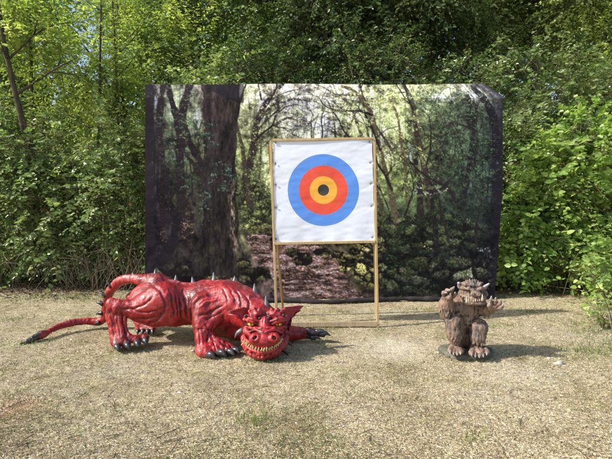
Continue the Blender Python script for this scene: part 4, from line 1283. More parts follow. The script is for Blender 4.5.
    # dark blotches scattered by noise over the whole body
    und = np.clip(vnoise(V, 4.2, 44) * 1.7 - .25, 0, 1)[:, None] * .4
    col = col * (1 - und)
    col = col * (1 - w) + dk * w
    du = (np.clip((.075 - V[:, 2]) / .07, 0, 1) * np.clip(.35 + vnoise(V, 24, 61) * .8, 0, 1))[:, None] * .55
    col = col * (1 - du) + np.array([.27, .21, .145]) * du
    mt = paint_mat('red_enamel', (.030, .004, .006), .40, .16, .9)
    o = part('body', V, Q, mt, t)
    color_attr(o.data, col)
    # parts
    claw_m = plain('gunmetal_claw', (.06, .06, .064), .28, .6, .9, 30, .35)
    spike_m = plain('grey_spike', (.125, .12, .12), .42, .5, .5, 30, .1)
    black_m = plain('black_stud', (.012, .012, .013), .3, .5, .3)
    tooth_m = plain('yellowed_tooth', (.62, .47, .22), .45, .5, .3)
    for (x, y, Yv) in hclaws:
        b = A(x - .3, y - 1.6, Yv + .03); tp_ = A(x + 1.2, y + 3.0, Yv - .075); tp_[2] = max(tp_[2], .014)
        horn('claw', claw_m, t, b, tp_, r(4.0, Yv), (0, -.012, .020), r1=.012)
    for (x, y, Yv) in fclaws:
        b = A(x - 2.2, y - .5, Yv + .03); tp_ = A(x + 4.6, y + 2.6, Yv - .05); tp_[2] = max(tp_[2], .014)
        horn('claw', claw_m, t, b, tp_, r(4.3, Yv), (0, -.010, .024), r1=.010)
    for (x0, y0, x1, y1) in ((316, 332, 328, 333.8), (320, 334, 331, 336.0), (311, 337.5, 321, 339.4)):
        b = A(x0, y0, 4.82); tp_ = A(x1, y1, 4.79); tp_[2] = max(tp_[2], .008)
        horn('claw', claw_m, t, b, tp_, r(3.3, 4.8), (0, 0, .022))
    for i in range(4):
        b = A(138 + i * 5, 330.5, 5.12 - .02 * i)
        horn('claw', claw_m, t, b, (b[0] + .015, b[1] - .06, .012), r(2.4, 5.1), (0, 0, .015))
    # spine spikes, growing toward the head
    for (x, y, Yv, h, lx, w) in ((133, 276.5, 5.12, 3.6, -.6, 2.0), (154.5, 277.6, 5.03, 7.5, .6, 2.0), (174.8, 283.5, 5.0, 7.5, 1.0, 2.1), (193.0, 285.2, 4.96, 7.5, -1.0, 2.1), (213.8, 282.0, 4.92, 8.6, -.4, 2.2),
                                 (233.5, 284.8, 4.85, 8.0, 1.2, 2.6), (254.0, 297.0, 4.70, 12.0, .5, 2.7), (266.0, 311.5, 4.54, 14, -.2, 2.6)):
        b = A(x, y + 1.5, Yv); tp_ = A(x + lx, y - h * 1.15, Yv + .03)
        horn('spine_spike', spike_m, t, b, tp_, r(w * 1.5, Yv), (.006, 0, -.008), r1=.003)
    for (x, y, dx, dy, Yv) in ((106.2, 296, -3.6, -2.2, 5.28), (103.5, 304, -4.2, -1.0, 5.31), (103, 313, -4.0, .6, 5.34), (112, 287, -3, -3.4, 5.24), (100, 322.5, -3.2, 1.6, 5.36)):
        horn('tail_spike', black_m, t, A(x, y, Yv - .03), A(x + dx * 1.9, y + dy * 1.9, Yv - .03), r(2.6, Yv), (0, 0, .004))
    # ears: thin jagged fins
    for side in (0, 1):
        if side == 0:
            out_ = [(249, 308.0), (243, 307.4), (236.5, 309.2), (230, 310.6), (224, 313.4), (230, 315.2), (236, 317.0), (241, 320.0), (247, 323)]
            ys = [4.45, 4.42, 4.40, 4.40, 4.42, 4.39, 4.38, 4.39, 4.42]
        else:
            out_ = [(281, 309.0), (286, 307.2), (293, 306.6), (299, 305.6), (303.5, 306.5), (300, 309.6), (300.6, 311.0), (296.5, 312.6), (294.5, 316.5), (290.6, 319), (291.6, 322.2), (288.4, 323.4), (290.6, 327.4), (287.2, 327.2), (288.6, 331.6), (283, 331)]
            ys = [4.50, 4.51, 4.55, 4.59, 4.61, 4.6, 4.6, 4.57, 4.55, 4.53, 4.53, 4.51, 4.51, 4.49, 4.49, 4.48]
        fr_ = np.array([A(x, y, q) for (x, y), q in zip(out_, ys)])
        cen = fr_.mean(0) + np.array([0, -.012, 0]); n = len(fr_)
        inner = cen + (fr_ - cen) * .5 + np.array([0, .022, 0])
        bk = fr_ + np.array([0, .016, 0]); bi = inner + np.array([0, .03, 0])
        V2 = np.vstack([fr_, inner, [cen + np.array([0, .03, 0])], bk, bi, [cen + np.array([0, .07, 0])]])
        f = []; tri = []
        for k in range(n):
            k2 = (k + 1) % n
            f += [(k, n + k, n + k2, k2), (2 * n + 1 + k2, 3 * n + 1 + k2, 3 * n + 1 + k, 2 * n + 1 + k), (k, k2, 2 * n + 1 + k2, 2 * n + 1 + k)]
            tri += [(n + k, 2 * n, n + k2), (3 * n + 1 + k2, 4 * n + 1, 3 * n + 1 + k)]
        e = part('ear', V2, [np.array(f), np.array(tri)], mt, t, True)
        color_attr(e.data, np.tile(np.array([.33, .011, .016]), (len(V2), 1)))
    # eyes
    em, nt, b, _ = mat('yellow_eye', .12, .6)
    g = nd(nt, 'ShaderNodeTexCoord').outputs['Generated']
    sp_ = nd(nt, 'ShaderNodeSeparateXYZ'); nt.links.new(g, sp_.inputs[0])
    ab = nd(nt, 'ShaderNodeMath', operation='SUBTRACT'); nt.links.new(sp_.outputs[0], ab.inputs[0]); ab.inputs[1].default_value = .5
    a2 = nd(nt, 'ShaderNodeMath', operation='ABSOLUTE'); nt.links.new(ab.outputs[0], a2.inputs[0])
    nt.links.new(ramp(nt, a2.outputs[0], [(0, (.01, .01, .01)), (.055, (.02, .015, .0)), (.09, (.80, .60, .03)), (.28, (.75, .42, .02)), (.45, (.30, .08, .02))]), b.inputs['Base Color'])
    for (x, y) in ((251.3, 323.8), (278.3, 323.9)):
        c = A(x, y, 4.372)
        V3, f3 = uvsphere(c, (.041, .036, .018), 24, 14)
        part('eye', V3, f3, em, t)
    # nostril pits
    for sx in (-1, 1):
        V3, f3 = uvsphere(A(264.5 + sx * 9.8, 338.4, 4.178), (.022, .012, .015), 12, 8)
        part('nostril', V3, f3, black_m, t)
    # teeth along both lips
    nT = 21
    for i in range(nT):
        s = i / (nT - 1); k = s * 19; a = int(min(k, 18)); p = mq[a] * (1 - (k - a)) + mq[min(a + 1, 19)] * (k - a)
        big = .55 + .5 * ((i * 7) % 5) / 4
        horn('tooth', tooth_m, t, p + np.array([0, .006, -.016]), p + np.array([.004 * math.sin(i * 2.3), -.012, -.018 + .046 * big]), .0066 + .0026 * big, (0, -.004, 0), 5, 1, 6)
        if 0 < i < nT - 1:
            p2 = p + np.array([.008, 0, 0])
            horn('tooth', tooth_m, t, p2 + np.array([0, .004, .017]), p2 + np.array([.003 * math.cos(i * 1.9), -.012, .018 - .032 * (1.4 - big)]), .0062, (0, -.004, 0), 5, 1, 6)
    # brow studs
    for (x, y) in ((245.7, 316.5), (252.8, 319.0), (260, 318.6), (269, 318.4), (276.5, 318.2), (283.8, 315.6)):
        V3, f3 = uvsphere(A(x, y - .4, 4.352), (.019, .020, .016), 12, 9); V3 = V3 + vnoise(V3, 60, 3)[:, None] * .003
        part('brow_stud', V3, f3, black_m, t)
    # cheek and chin horns
    horn('cheek_horn', spike_m, t, A(243, 330, 4.46), A(234.5, 338.5, 4.44), r(3.0, 4.4), (-.012, 0, .012))
    for (x, y, x1, y1) in ((281, 348, 288, 355.5), (274, 352, 277.5, 359.5), (286, 341, 292, 346)):
        horn('chin_horn', black_m, t, A(x, y, 4.40), A(x1, y1, 4.40), r(2.6, 4.4), (.008, 0, 0))
    for (x, y) in ((246, 349), (249.5, 353.5), (254, 356.5), (242.5, 344)):
        horn('chin_barb', tooth_m, t, A(x + 1, y - 1, 4.31), A(x - 1.6, y + 1.4, 4.28), .007, (0, 0, 0), 5, 1, 6)

def uvsphere(c, rad, nu=16, nv=10):
    V = []
    for j in range(nv + 1):
        th = math.pi * j / nv
        for i in range(nu):
            a = 2 * math.pi * i / nu
            V.append((c[0] + rad[0] * math.sin(th) * math.cos(a), c[1] + rad[1] * math.sin(th) * math.sin(a), c[2] + rad[2] * math.cos(th)))
    f = [(j * nu + i, (j + 1) * nu + i, (j + 1) * nu + (i + 1) % nu, j * nu + (i + 1) % nu) for j in range(nv) for i in range(nu)]
    return np.array(V), np.array(f)

def troll():
    S = Sculpt((1.25, 4.02, -0.02), (2.15, 4.92, 0.86), 0.0042)
    A = P; r = rp
    # body
    S.ell(A(465, 336, 4.58), (.15, .13, .12), .04)
    S.path([A(465, 330, 4.56), A(464, 318, 4.53), A(464, 308, 4.50)], [r(11, 4.5), r(12.5, 4.5), r(13.5, 4.5)], .05)
    S.ell(A(456.5, 309, 4.47), (.10, .09, .085), .03)
    S.ell(A(471, 311, 4.46), (.10, .09, .08), .03)
    S.ell(A(464, 320, 4.45), (.12, .08, .085), .04)
    for i in range(3):
        for sx in (-1, 1):
            S.ell(A(464 + sx * 4.6, 313.6 + i * 4.6, 4.385), (.040, .022, .018), .012)
    # raised arm (viewer's left): upper arm drops, forearm folds straight up
    S.path([A(455, 306, 4.50), A(448.5, 311, 4.46), A(446.5, 313, 4.42)], [r(9.0, 4.5), r(7.5, 4.46), r(6.4, 4.42)], .03)
    S.path([A(446.5, 314, 4.42), A(446.2, 305, 4.38), A(447.6, 297, 4.35)], [r(6.2, 4.4), r(6.8, 4.4), r(5.2, 4.35)], .03)
    S.ell(A(448.0, 296, 4.33), (.052, .045, .050), .02)
    # the other arm reaches out and forward
    S.path([A(475, 307, 4.48), A(483, 309, 4.42), A(487, 310.5, 4.36)], [r(8.5, 4.5), r(6.0, 4.42), r(5.0, 4.36)], .03)
    S.path([A(487, 310.5, 4.36), A(491.5, 308.5, 4.30)], [r(4.6, 4.35), r(4.0, 4.3)], .02)
    S.ell(A(494.0, 307.2, 4.28), (.052, .040, .040), .02)
    fL = [((449.5, 292.5, 4.31), (451.5, 290, 4.29), (453.2, 288.2, 4.26)), ((446.5, 292.5, 4.32), (446.8, 290.4, 4.28), (448.4, 290.4, 4.25)), ((447.5, 297.5, 4.29), (449.4, 297.6, 4.25), (450.0, 295.8, 4.24)), ((452.2, 297.5, 4.31), (454.6, 295.6, 4.29), (455.0, 293.6, 4.26)), ((443.8, 295, 4.32), (443.6, 292.6, 4.28), (445.4, 292.8, 4.25))]
    fR = [((491.5, 303.5, 4.27), (490.9, 300.6, 4.25), (491.2, 298.6, 4.24)), ((494.5, 303.6, 4.26), (495.5, 301.0, 4.24), (495.6, 299.6, 4.23)), ((497.5, 305, 4.25), (499.6, 303.0, 4.23), (500.0, 301.6, 4.22)), ((498, 308.5, 4.25), (501.0, 307.6, 4.23), (502.0, 306.2, 4.22)), ((490.5, 308.5, 4.25), (489.0, 306.0, 4.22), (489.4, 304.0, 4.21))]
    for f in fL + fR:
        S.path([A(*p) for p in f], [r(1.75, 4.3), r(1.55, 4.3), r(1.2, 4.3)], .010, n=5)
    # squatting legs
    for (hip, knee, shin, ank, foot) in (((460, 337, 4.52), (453.5, 321.5, 4.38), (453.5, 333, 4.36), (455.2, 343, 4.37), (456, 349.5, 4.34)),
                                         ((471, 338, 4.52), (479.5, 327.0, 4.38), (477.5, 337, 4.36), (476.5, 344, 4.36), (477.5, 350.5, 4.33))):
        S.path([A(*hip), A(*knee)], [r(9.0, 4.5), r(7.6, 4.4)], .03)
        S.path([A(*knee), A(*shin), A(*ank)], [r(7.4, 4.4), r(6.8, 4.4), r(5.0, 4.4)], .025)
        S.ell(A(*foot), (.072, .10, .045), .025)
    toes = [[(450.0, 353.0), (453.4, 354.2), (457.0, 354.6), (460.4, 353.8)], [(471.6, 355.0), (475.2, 356.6), (479.2, 357.0), (483.2, 356.2), (486.6, 354.4)]]
    for g in toes:
        for (x, y) in g:
            mx = sum(q[0] for q in g) / len(g)
            S.path([A((x + mx) / 2, y - 6, 4.34), A(x, y - 3, 4.28), A(x, y - 1.2, 4.24)], [r(2.5, 4.3), r(2.4, 4.3), r(1.9, 4.3)], .010, n=4)
    # head: thrust forward, wide muzzle
    S.path([A(468, 303, 4.47), A(471, 297, 4.42)], [r(9, 4.5), r(8, 4.4)], .03)
    S.ell(A(471.5, 290.5, 4.41), (.115, .105, .092), .03)
    S.ell(A(472.0, 286.5, 4.40), (.085, .085, .062), .03)
    S.ell(A(474.0, 298.0, 4.34), (.118, .085, .050), .025)
    S.ell(A(474.5, 302.2, 4.33), (.112, .078, .030), .016)
    S.ell(A(476, 293.8, 4.285), (.050, .05, .034), .016)
    for sx in (-1, 1):
        S.ell(A(476 + sx * 3.1, 294.4, 4.245), (.019, .018, .017), .008)
        S.ell(A(476 + sx * 3.2, 294.6, 4.226), (.008, .012, .008), .004, sub=True)
        S.path([A(475 + sx * 1.5, 290.6, 4.30), A(474.5 + sx * 6, 288.6, 4.31), A(473.5 + sx * 11, 287.8, 4.36)], [r(1.9, 4.3)] * 3, .010)
        S.ell(A(475 + sx * 5.6, 291.6, 4.288), (.020, .018, .011), .006, sub=True)
        S.ell(A(473 + sx * 11.5, 293.5, 4.42), (.028, .05, .034), .012)
    mq = curve([A(463.5, 298.6, 4.30), A(468, 300.8, 4.245), A(474.5, 301.2, 4.23), A(480, 300.2, 4.25), A(484.0, 297.4, 4.31)], 12)
    for i in range(11):
        S.cone(mq[i], mq[i + 1], .0075, .0075, .005, sub=True)
    # crest locks
    rr_ = random.Random(3)
    for i in range(11):
        x = 462.5 + i * 1.9
        S.path([A(x * .35 + 308, 289.5, 4.33), A(x * .8 + 94.4, 284.2, 4.325), A(x + (i - 5) * .15 + rr_.uniform(-.6, .6), 279.2 + (i - 5) ** 2 * .16 + rr_.uniform(-.5, .5), 4.38)], [.010, .012, .0045], .005, n=6)
    # shaggy fur on thighs, arms and shoulders: raised strands
    def strands(c, rad, n, ln, k, dirn, rr0=.006):
        for _ in range(n):
            a = rr_.uniform(0, 6.28); b = rr_.uniform(-1, 1)
            d = np.array([math.cos(a) * math.sqrt(1 - b * b), -abs(math.sin(a)) * math.sqrt(1 - b * b), b])
            p = np.asarray(c) + d * rad
            e = p + np.asarray(dirn) * ln + np.array([rr_.uniform(-.012, .012), -.002, 0])
            S.path([p, (p + e) / 2 + d * .006, e], [rr0, rr0, rr0 * .3], .005)
    for (c, rad) in ((A(453.5, 325, 4.38), .070), (A(479, 330, 4.38), .070), (A(454, 334, 4.36), .064), (A(477.5, 338, 4.36), .060), (A(446.5, 307, 4.38), .066)):
        strands(c, rad, 26, .055, .02, (0, 0, -1))
    strands(A(484, 309, 4.41), .052, 16, .04, .02, (.3, 0, -1))
    S.floor(0.02)
    V, Q = S.mesh()
    N = mesh_normals(V, Q)
    V = V + N * (vnoise(V, 16, 1) * .004 + vnoise(V, 40, 2) * .003 + (1 - 2 * np.abs(vnoise(V * np.array([1, 1, .35]), 48, 6))) * .0032)[:, None]
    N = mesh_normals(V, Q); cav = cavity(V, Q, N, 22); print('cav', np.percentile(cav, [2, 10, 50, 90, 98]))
    base = np.array([A(467, 352, 4.45)[0], 4.45, 0.0])
    t = thing('troll_statue', 'small brown horned troll statue squatting on a stone slab, both clawed hands raised', 'troll statue', tuple(base))
    brown = np.array([.215, .135, .092]); grey = np.array([.045, .040, .038]); pale = np.array([.30, .19, .14])
    n1 = np.clip(vnoise(V * np.array([1, 1, .35]), 42, 5) * 1.5 + .15, 0, 1)[:, None]
    col = np.tile(brown, (len(V), 1)) * (1 + .2 * vnoise(V, 9, 3)[:, None])
    fur = np.zeros(len(V))
    for (c, rad) in ((A(452.5, 324, 4.36), .12), (A(479, 329, 4.36), .115), (A(473, 285, 4.38), .13), (A(452, 318, 4.5), .06)):
        fur = np.maximum(fur, np.clip(1.75 - np.linalg.norm(V - c, axis=1) / rad, 0, 1))
    k = fur[:, None] * np.clip(n1 * 1.3 + .12, 0, 1) * .95
    col = col * (1 - k) + grey * k
    hl = np.clip(1 - np.linalg.norm((V - A(473, 284, 4.36)) / np.array([.13, .1, .07]), axis=1), 0, 1)[:, None] * np.clip(vnoise(V * np.array([1, 1, .2]), 60, 9) * 2, 0, 1)[:, None]
    col = col * (1 - hl) + np.array([.5, .47, .42]) * hl
    ms = np.clip(1.35 - np.linalg.norm((V - A(474, 299, 4.27)) / np.array([.13, .12, .055]), axis=1), 0, 1)[:, None] * .8
    col = col * (1 - ms) + pale * ms
    ch = np.clip(1.2 - np.linalg.norm((V - A(464, 313, 4.38)) / np.array([.14, .1, .12]), axis=1), 0, 1)[:, None] * .3
    col = col * (1 - ch) + pale * ch
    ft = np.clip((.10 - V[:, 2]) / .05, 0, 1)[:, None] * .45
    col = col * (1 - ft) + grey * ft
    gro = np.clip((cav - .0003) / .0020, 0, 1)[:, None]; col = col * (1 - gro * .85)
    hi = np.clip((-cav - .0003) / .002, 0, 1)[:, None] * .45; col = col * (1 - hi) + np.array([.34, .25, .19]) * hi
    mt = paint_mat('weathered_brown_paint', (.05, .035, .03), .62, .05, .65, (.36, .31, .26), 1.5, .5)
    o = part('body', V, Q, mt, t); color_attr(o.data, col)
    horn_m = plain('pewter_horn', (.30, .29, .27), .4, .5, .45, 40, .2)
    claw_m = plain('grey_claw', (.30, .28, .26), .4, .5, .5, 40, .2)
    tooth_m = plain('bone_tooth', (.62, .54, .40), .5, .4, .25)
    dark = plain('dark_eye', (.012, .010, .010), .2, .6, .2)
    horn('horn', horn_m, t, A(464.5, 289.5, 4.40), A(458.6, 282.8, 4.36), r(2.5, 4.4), (-.020, 0, -.006), r1=.009)
    horn('horn', horn_m, t, A(480.0, 289.5, 4.37), A(489.5, 283.4, 4.30), r(2.6, 4.4), (-.004, 0, -.006), r1=.007)
    V3, f3 = uvsphere(A(458.8, 283.2, 4.36), (.017, .017, .016), 12, 9); part('horn_tip', V3, f3, horn_m, t)
    for f in fL + fR:
        a, b = A(*f[1]), A(*f[2]); d = nrm(b - a)
        horn('claw', claw_m, t, b - d * .006, b + d * .034, .0125, (0, 0, .003), 6)
    for g in toes:
        for (x, y) in g:
            a = A(x, y - 1.6, 4.25); b = A(x, y + 1.2, 4.20)
            horn('toenail', claw_m, t, a, b, .0135, (0, -.004, .008), 6)
    for sx in (-1, 1):
        V3, f3 = uvsphere(A(475 + sx * 5.6, 291.6, 4.305), (.013, .012, .009), 12, 8); part('eye', V3, f3, dark, t)
    for i in range(1, 11):
        p = mq[i] + np.array([0, .004, -.006])
        horn('tooth', tooth_m, t, p, p + np.array([0, -.006, .020 if i % 3 else .032]), .0055, (0, 0, 0), 5, 1, 6)
    for (x, y, yb) in ((466.5, 297.4, 303.0), (482.2, 295.2, 301.4)):
        horn('tusk', tooth_m, t, A(x, yb - .6, 4.235), A(x, y - 1.2, 4.225), .010, (0, -.006, 0), 6)
    # slab it squats on
    n, mrg = 72, 12
    cx, cy = base[0] + .005, 4.50
    VV, FF = [], []
    prof = [(0, .052), (.5, .052), (.8, .049), (.93, .042), (1.0, .026), (1.01, .0), (1.0, -.02)]
    for (k, z) in prof:
        for i in range(n):
            a = 2 * math.pi * i / n
            w = 1 + .05 * math.sin(3 * a + 1) + .03 * math.sin(5 * a) + .015 * math.sin(11 * a)
            VV.append((cx + math.cos(a) * .275 * w * k, cy + math.sin(a) * .215 * w * k, z + .004 * math.sin(a * 4 + k * 9)))
    for j in range(len(prof) - 1):
        for i in range(n):
            FF.append((j * n + i, (j + 1) * n + i, (j + 1) * n + (i + 1) % n, j * n + (i + 1) % n))
    m, nt, b, _ = mat('mossy_stone', .9, .2)
    co = obco(nt); q = noise(nt, co, 22, 6, .7)
    c_ = ramp(nt, q, [(.3, (.06, .055, .045)), (.55, (.15, .14, .115)), (.75, (.26, .24, .20))])
    c_ = mix(nt, ramp(nt, noise(nt, co, 9, 4), [(.45, 0.), (.65, .55)]), c_, (.09, .10, .045))
    nt.links.new(c_, b.inputs['Base Color']); bump(nt, b, q, .7, .012)
    part('slab', np.array(VV), np.array(FF), m, t)

# ================================================================== BUILD
build_ground()
backdrop()
target_stand()
dragon()
troll()

# --- ground cover
STR = island_mat('straw_bits', [(0, (.12, .085, .045)), (.3, (.36, .28, .155)), (.65, (.56, .46, .28)), (.9, (.74, .65, .44)), (1, (.30, .16, .08))], .8)
CHP = island_mat('gravel_bits', [(0, (.06, .045, .03)), (.3, (.21, .17, .12)), (.6, (.40, .34, .235)), (.88, (.60, .54, .42)), (1, (.80, .76, .68))], .9)
LIT = island_mat('dead_leaf_bits', [(0, (.035, .022, .012)), (.5, (.10, .065, .035)), (1, (.22, .15, .08))], .85)
straw(130000, 1, .005, .030, .00135, STR, 'straw_litter')
straw(600, 2, .04, .20, .0022, LIT, 'twig_litter', tilt=.2)
pebbles(90000, 3, .0025, .009, CHP, 'gravel')
pebbles(350, 4, .008, .017, CHP, 'stone_chips')
# dead leaves thick under the hedge
straw(26000, 8, .02, .07, .008, LIT, 'leaf_litter', tilt=.6, ymax=9.0, power=.35,
      keep=lambda Pn: np.clip((Pn[:, 1] - 7.15 + .5 * vnoise(Pn, 1.3, 31)) / .9, 0.0, 1))
blades(75000, 5, .008, .03, grass_density, M['grass'], 'short_grass')
# greener tufts: bottom edge of the hedge, right-hand verge, a few in the open
def around(px, py, n, sx, sy, seed):
    g = G(px, py); r = np.random.default_rng(seed)
    q = np.stack([g[0] + r.normal(size=n) * sx, g[1] + r.normal(size=n) * sy, np.zeros(n)], 1); q[:, 2] = ground_z(q); return q
GG = leaf_mat('green_blade', [(.06, .11, .02), (.10, .17, .03), (.15, .22, .05), (.20, .22, .08)], .35, .55, .3)
tf = [(606, 335, 900, .25, .35, .16), (590, 352, 600, .28, .16, .12), (610, 300, 400, .2, .4, .22), (255, 421, 160, .09, .07, .03), (20, 300, 500, .5, .18, .10), (60, 297, 300, .3, .12, .1),
      (465, 437, 60, .09, .06, .025), (500, 325, 90, .2, .1, .07), (540, 312, 200, .2, .1, .08), (5, 320, 220, .25, .1, .05), (95, 300, 200, .3, .1, .08), (340, 312, 120, .1, .05, .05), (420, 309, 100, .2, .05, .05), (30, 345, 120, .15, .08, .03)]
allp = np.vstack([around(a, b, n, sx, sy, 50 + i) for i, (a, b, n, sx, sy, h) in enumerate(tf)])
blades(0, 77, .015, .085, None, GG, 'grass_tufts', pts=allp)

ft = np.vstack([around(px_, py_, 90, .07, .03, 300 + k) for k, (px_, py_) in enumerate(((118, 351), (140, 347), (202, 361), (225, 358), (255, 361), (272, 360), (318, 342), (452, 358), (468, 361), (484, 359), (444, 354), (378, 330), (330, 329), (300, 331), (30, 341), (60, 329)))])
blades(0, 78, .008, .035, None, M['grass'], 'dry_blades', pts=ft)

def stone(x, y, sz, label, seed, sq=.6):
    g = G(x, y); V, f = uvsphere(np.array([0, 0, 0.]), (1, 1, 1), 18, 12)
    d = 1 + .28 * vnoise(V, 1.6, seed) + .12 * vnoise(V, 3.5, seed + 1)
    V = V * d[:, None] * np.array([sz, sz * .75, sz * sq]) + g + np.array([0, 0, sz * .15])
    t = part('stone', V, f, M['stone'])
    for v in t.data.vertices: v.co = v.co - Vector(g)
    t.location = g
    setp(t, label, 'stone', 'loose stones on the ground')
M['stone'] = plain('pale_stone', (.46, .43, .38), .9, .2, .35, 25)
stone(559, 364, .042, 'pale grey stone lying in the shade right of the troll', 1)
stone(549, 359, .022, 'small pale pebble just left of the larger grey stone right of the troll', 2)
stone(193, 351, .022, 'small white stone touching the left side of the dragon front foot', 4)
stone(438, 353, .020, 'small stone beside the left end of the troll slab', 6)

# --- hedge and woodland
H = 'shrubs of the hedge'
# left hedge
shrub('hedge_shrub', 'leafy hedge shrub at the far left edge of the photo', 'shrub', -6.0, 8.75, 2.1, 1.5, 3.1, 'leaf_hedge', 1900, 101, .078, group=H, low=.14, gaps=.34)
shrub('hedge_shrub', 'leafy hedge shrub above the tip of the dragon tail', 'shrub', -4.7, 8.65, 2.0, 1.4, 2.7, 'leaf_hedge', 1900, 102, .074, group=H, low=.14, gaps=.34)
shrub('hedge_shrub', 'hedge shrub with many dry stalks at its foot, left of the printed cloth', 'shrub', -3.4, 8.55, 1.9, 1.3, 2.8, 'leaf_hedge', 1700, 103, .070, group=H, dry=120, low=.3, gaps=.34)
shrub('hedge_shrub', 'tall hedge shrub behind the left end of the printed cloth', 'shrub', -2.1, 8.9, 1.9, 1.3, 3.7, 'leaf_mid', 1500, 104, .075, group=H, low=.14, gaps=.34)
shrub('hedge_shrub', 'dark hedge shrub rising behind the printed cloth left of the target', 'shrub', -0.5, 9.1, 2.2, 1.3, 4.0, 'leaf_dark', 1500, 105, .07, group=H, low=.14, gaps=.34)
shrub('hedge_shrub', 'dark hedge shrub rising behind the printed cloth right of the target', 'shrub', 1.3, 9.1, 2.2, 1.3, 4.0, 'leaf_dark', 1500, 106, .07, group=H, low=.14, gaps=.34)
shrub('hedge_shrub', 'hedge shrub showing above the right-hand top corner of the printed cloth', 'shrub', 2.9, 9.0, 1.9, 1.3, 4.1, 'leaf_hedge', 1900, 107, .072, group=H, low=.14, gaps=.34)
shrub('hedge_shrub', 'twiggy hedge shrub against the right-hand edge of the printed cloth', 'shrub', 3.75, 8.6, 1.2, 1.1, 3.0, 'leaf_hedge', 1100, 108, .066, group=H, dry=130, low=.34, gaps=.34)
shrub('hedge_shrub', 'tall dark shrub behind the bright bramble on the right', 'shrub', 5.2, 9.3, 2.2, 1.4, 4.2, 'leaf_hedge', 1900, 109, .072, group=H, low=.14, gaps=.34)
shrub('hedge_shrub', 'dark shrub at the far right edge behind the bramble', 'shrub', 6.8, 9.0, 1.8, 1.4, 3.8, 'leaf_hedge', 1500, 110, .072, group=H, low=.14, gaps=.34)
shrub('bramble_bush', 'bright green bramble bush with broad sunlit leaves at the right edge', 'bramble', 5.0, 7.95, 1.7, 1.3, 2.75, 'leaf_bramble', 1700, 111, .092, .68, 'brambles', gaps=.2, low=.2, dry=24, stemmat='cane')
shrub('bramble_bush', 'lower bramble right of the printed cloth, brown canes showing beneath it', 'bramble', 4.1, 8.05, 1.1, .9, 1.7, 'leaf_bramble', 650, 112, .085, .68, 'brambles', low=.2, dry=36, stemmat='cane')
shrub('bramble_bush', 'bramble spilling on to the gravel at the right edge beside the grass', 'bramble', 4.75, 6.75, .9, .8, .75, 'leaf_bramble', 190, 113, .075, .68, 'brambles', low=.1, dry=20, stemmat='cane')

shrub('low_weed', 'low leafy weed in the grass at the right edge, beyond the grey stones', 'weed', 3.85, 5.5, .55, .6, .34, 'leaf_bramble', 60, 114, .045, .6, low=.1, stems=8, dry=6, stemmat='cane')
T = 'trees behind the hedge'
tree('light_green_tree', 'tree with a bare dark leaning trunk and pale yellow-green leaves at top left', 'tree', -6.0, 9.3, 8.2, (2.4, 1.0, 2.2), 'leaf_light', 1500, 201, .08, .5, T, tr=.075,
     trunk_pts=[(-4.9, 8.6, -.1), (-5.1, 8.25, 2.4), (-5.17, 8.1, 3.2), (-5.32, 8.05, 4.1), (-5.42, 8.0, 5.2), (-5.5, 8.0, 7.6)], gaps=.3, front=0, ysh=.55, crown_lo=.5)
tree('light_green_tree', 'bright yellow-green young tree behind the left hedge, top left', 'tree', -4.4, 10.6, 6.6, (2.0, 1.4, 2.3), 'leaf_light', 2600, 202, .078, .5, T, tr=.09, gaps=.34)
tree('broadleaf_tree', 'mid-green broadleaf tree above the left corner of the printed cloth', 'tree', -2.7, 10.9, 7.8, (1.9, 1.5, 2.6), 'leaf_mid', 3600, 203, .08, .5, T, gaps=.2)
tree('broadleaf_tree', 'dense dark broadleaf tree above the cloth left of the target', 'tree', -0.4, 10.6, 8.4, (2.0, 1.4, 2.8), 'leaf_dark', 3000, 204, .085, .55, T, gaps=.2)
tree('broadleaf_tree', 'dense dark broadleaf tree rising directly above the target', 'tree', 1.2, 10.3, 8.6, (1.9, 1.4, 2.8), 'leaf_dark', 3000, 205, .085, .55, T, gaps=.2)
tree('broadleaf_tree', 'dark green tree above the right half of the printed cloth', 'tree', 3.1, 10.7, 8.4, (2.0, 1.5, 2.8), 'leaf_dark', 2800, 206, .085, .55, T, gaps=.2)
tree('broadleaf_tree', 'green tree with hanging sunlit sprays above the right-hand hedge', 'tree', 5.3, 10.5, 8.2, (2.0, 1.5, 2.8), 'leaf_mid', 2800, 207, .09, .5, T, gaps=.2)
tree('broadleaf_tree', 'green tree at the top right corner with fine drooping leaves', 'tree', 7.3, 10.2, 8.4, (1.9, 1.5, 2.8), 'leaf_light', 2400, 208, .085, .4, T)
tree('broadleaf_tree', 'shaded tree standing farther back at the left edge', 'tree', -8.6, 12.0, 8.0, (2.4, 1.6, 2.8), 'leaf_mid', 2200, 209, .11, .5, T)
tree('broadleaf_tree', 'half-shaded tree standing back between the two pale green trees on the left', 'tree', -5.6, 13.2, 8.6, (2.2, 1.6, 3.0), 'leaf_light', 1100, 210, .12, .5, T, gaps=.36)

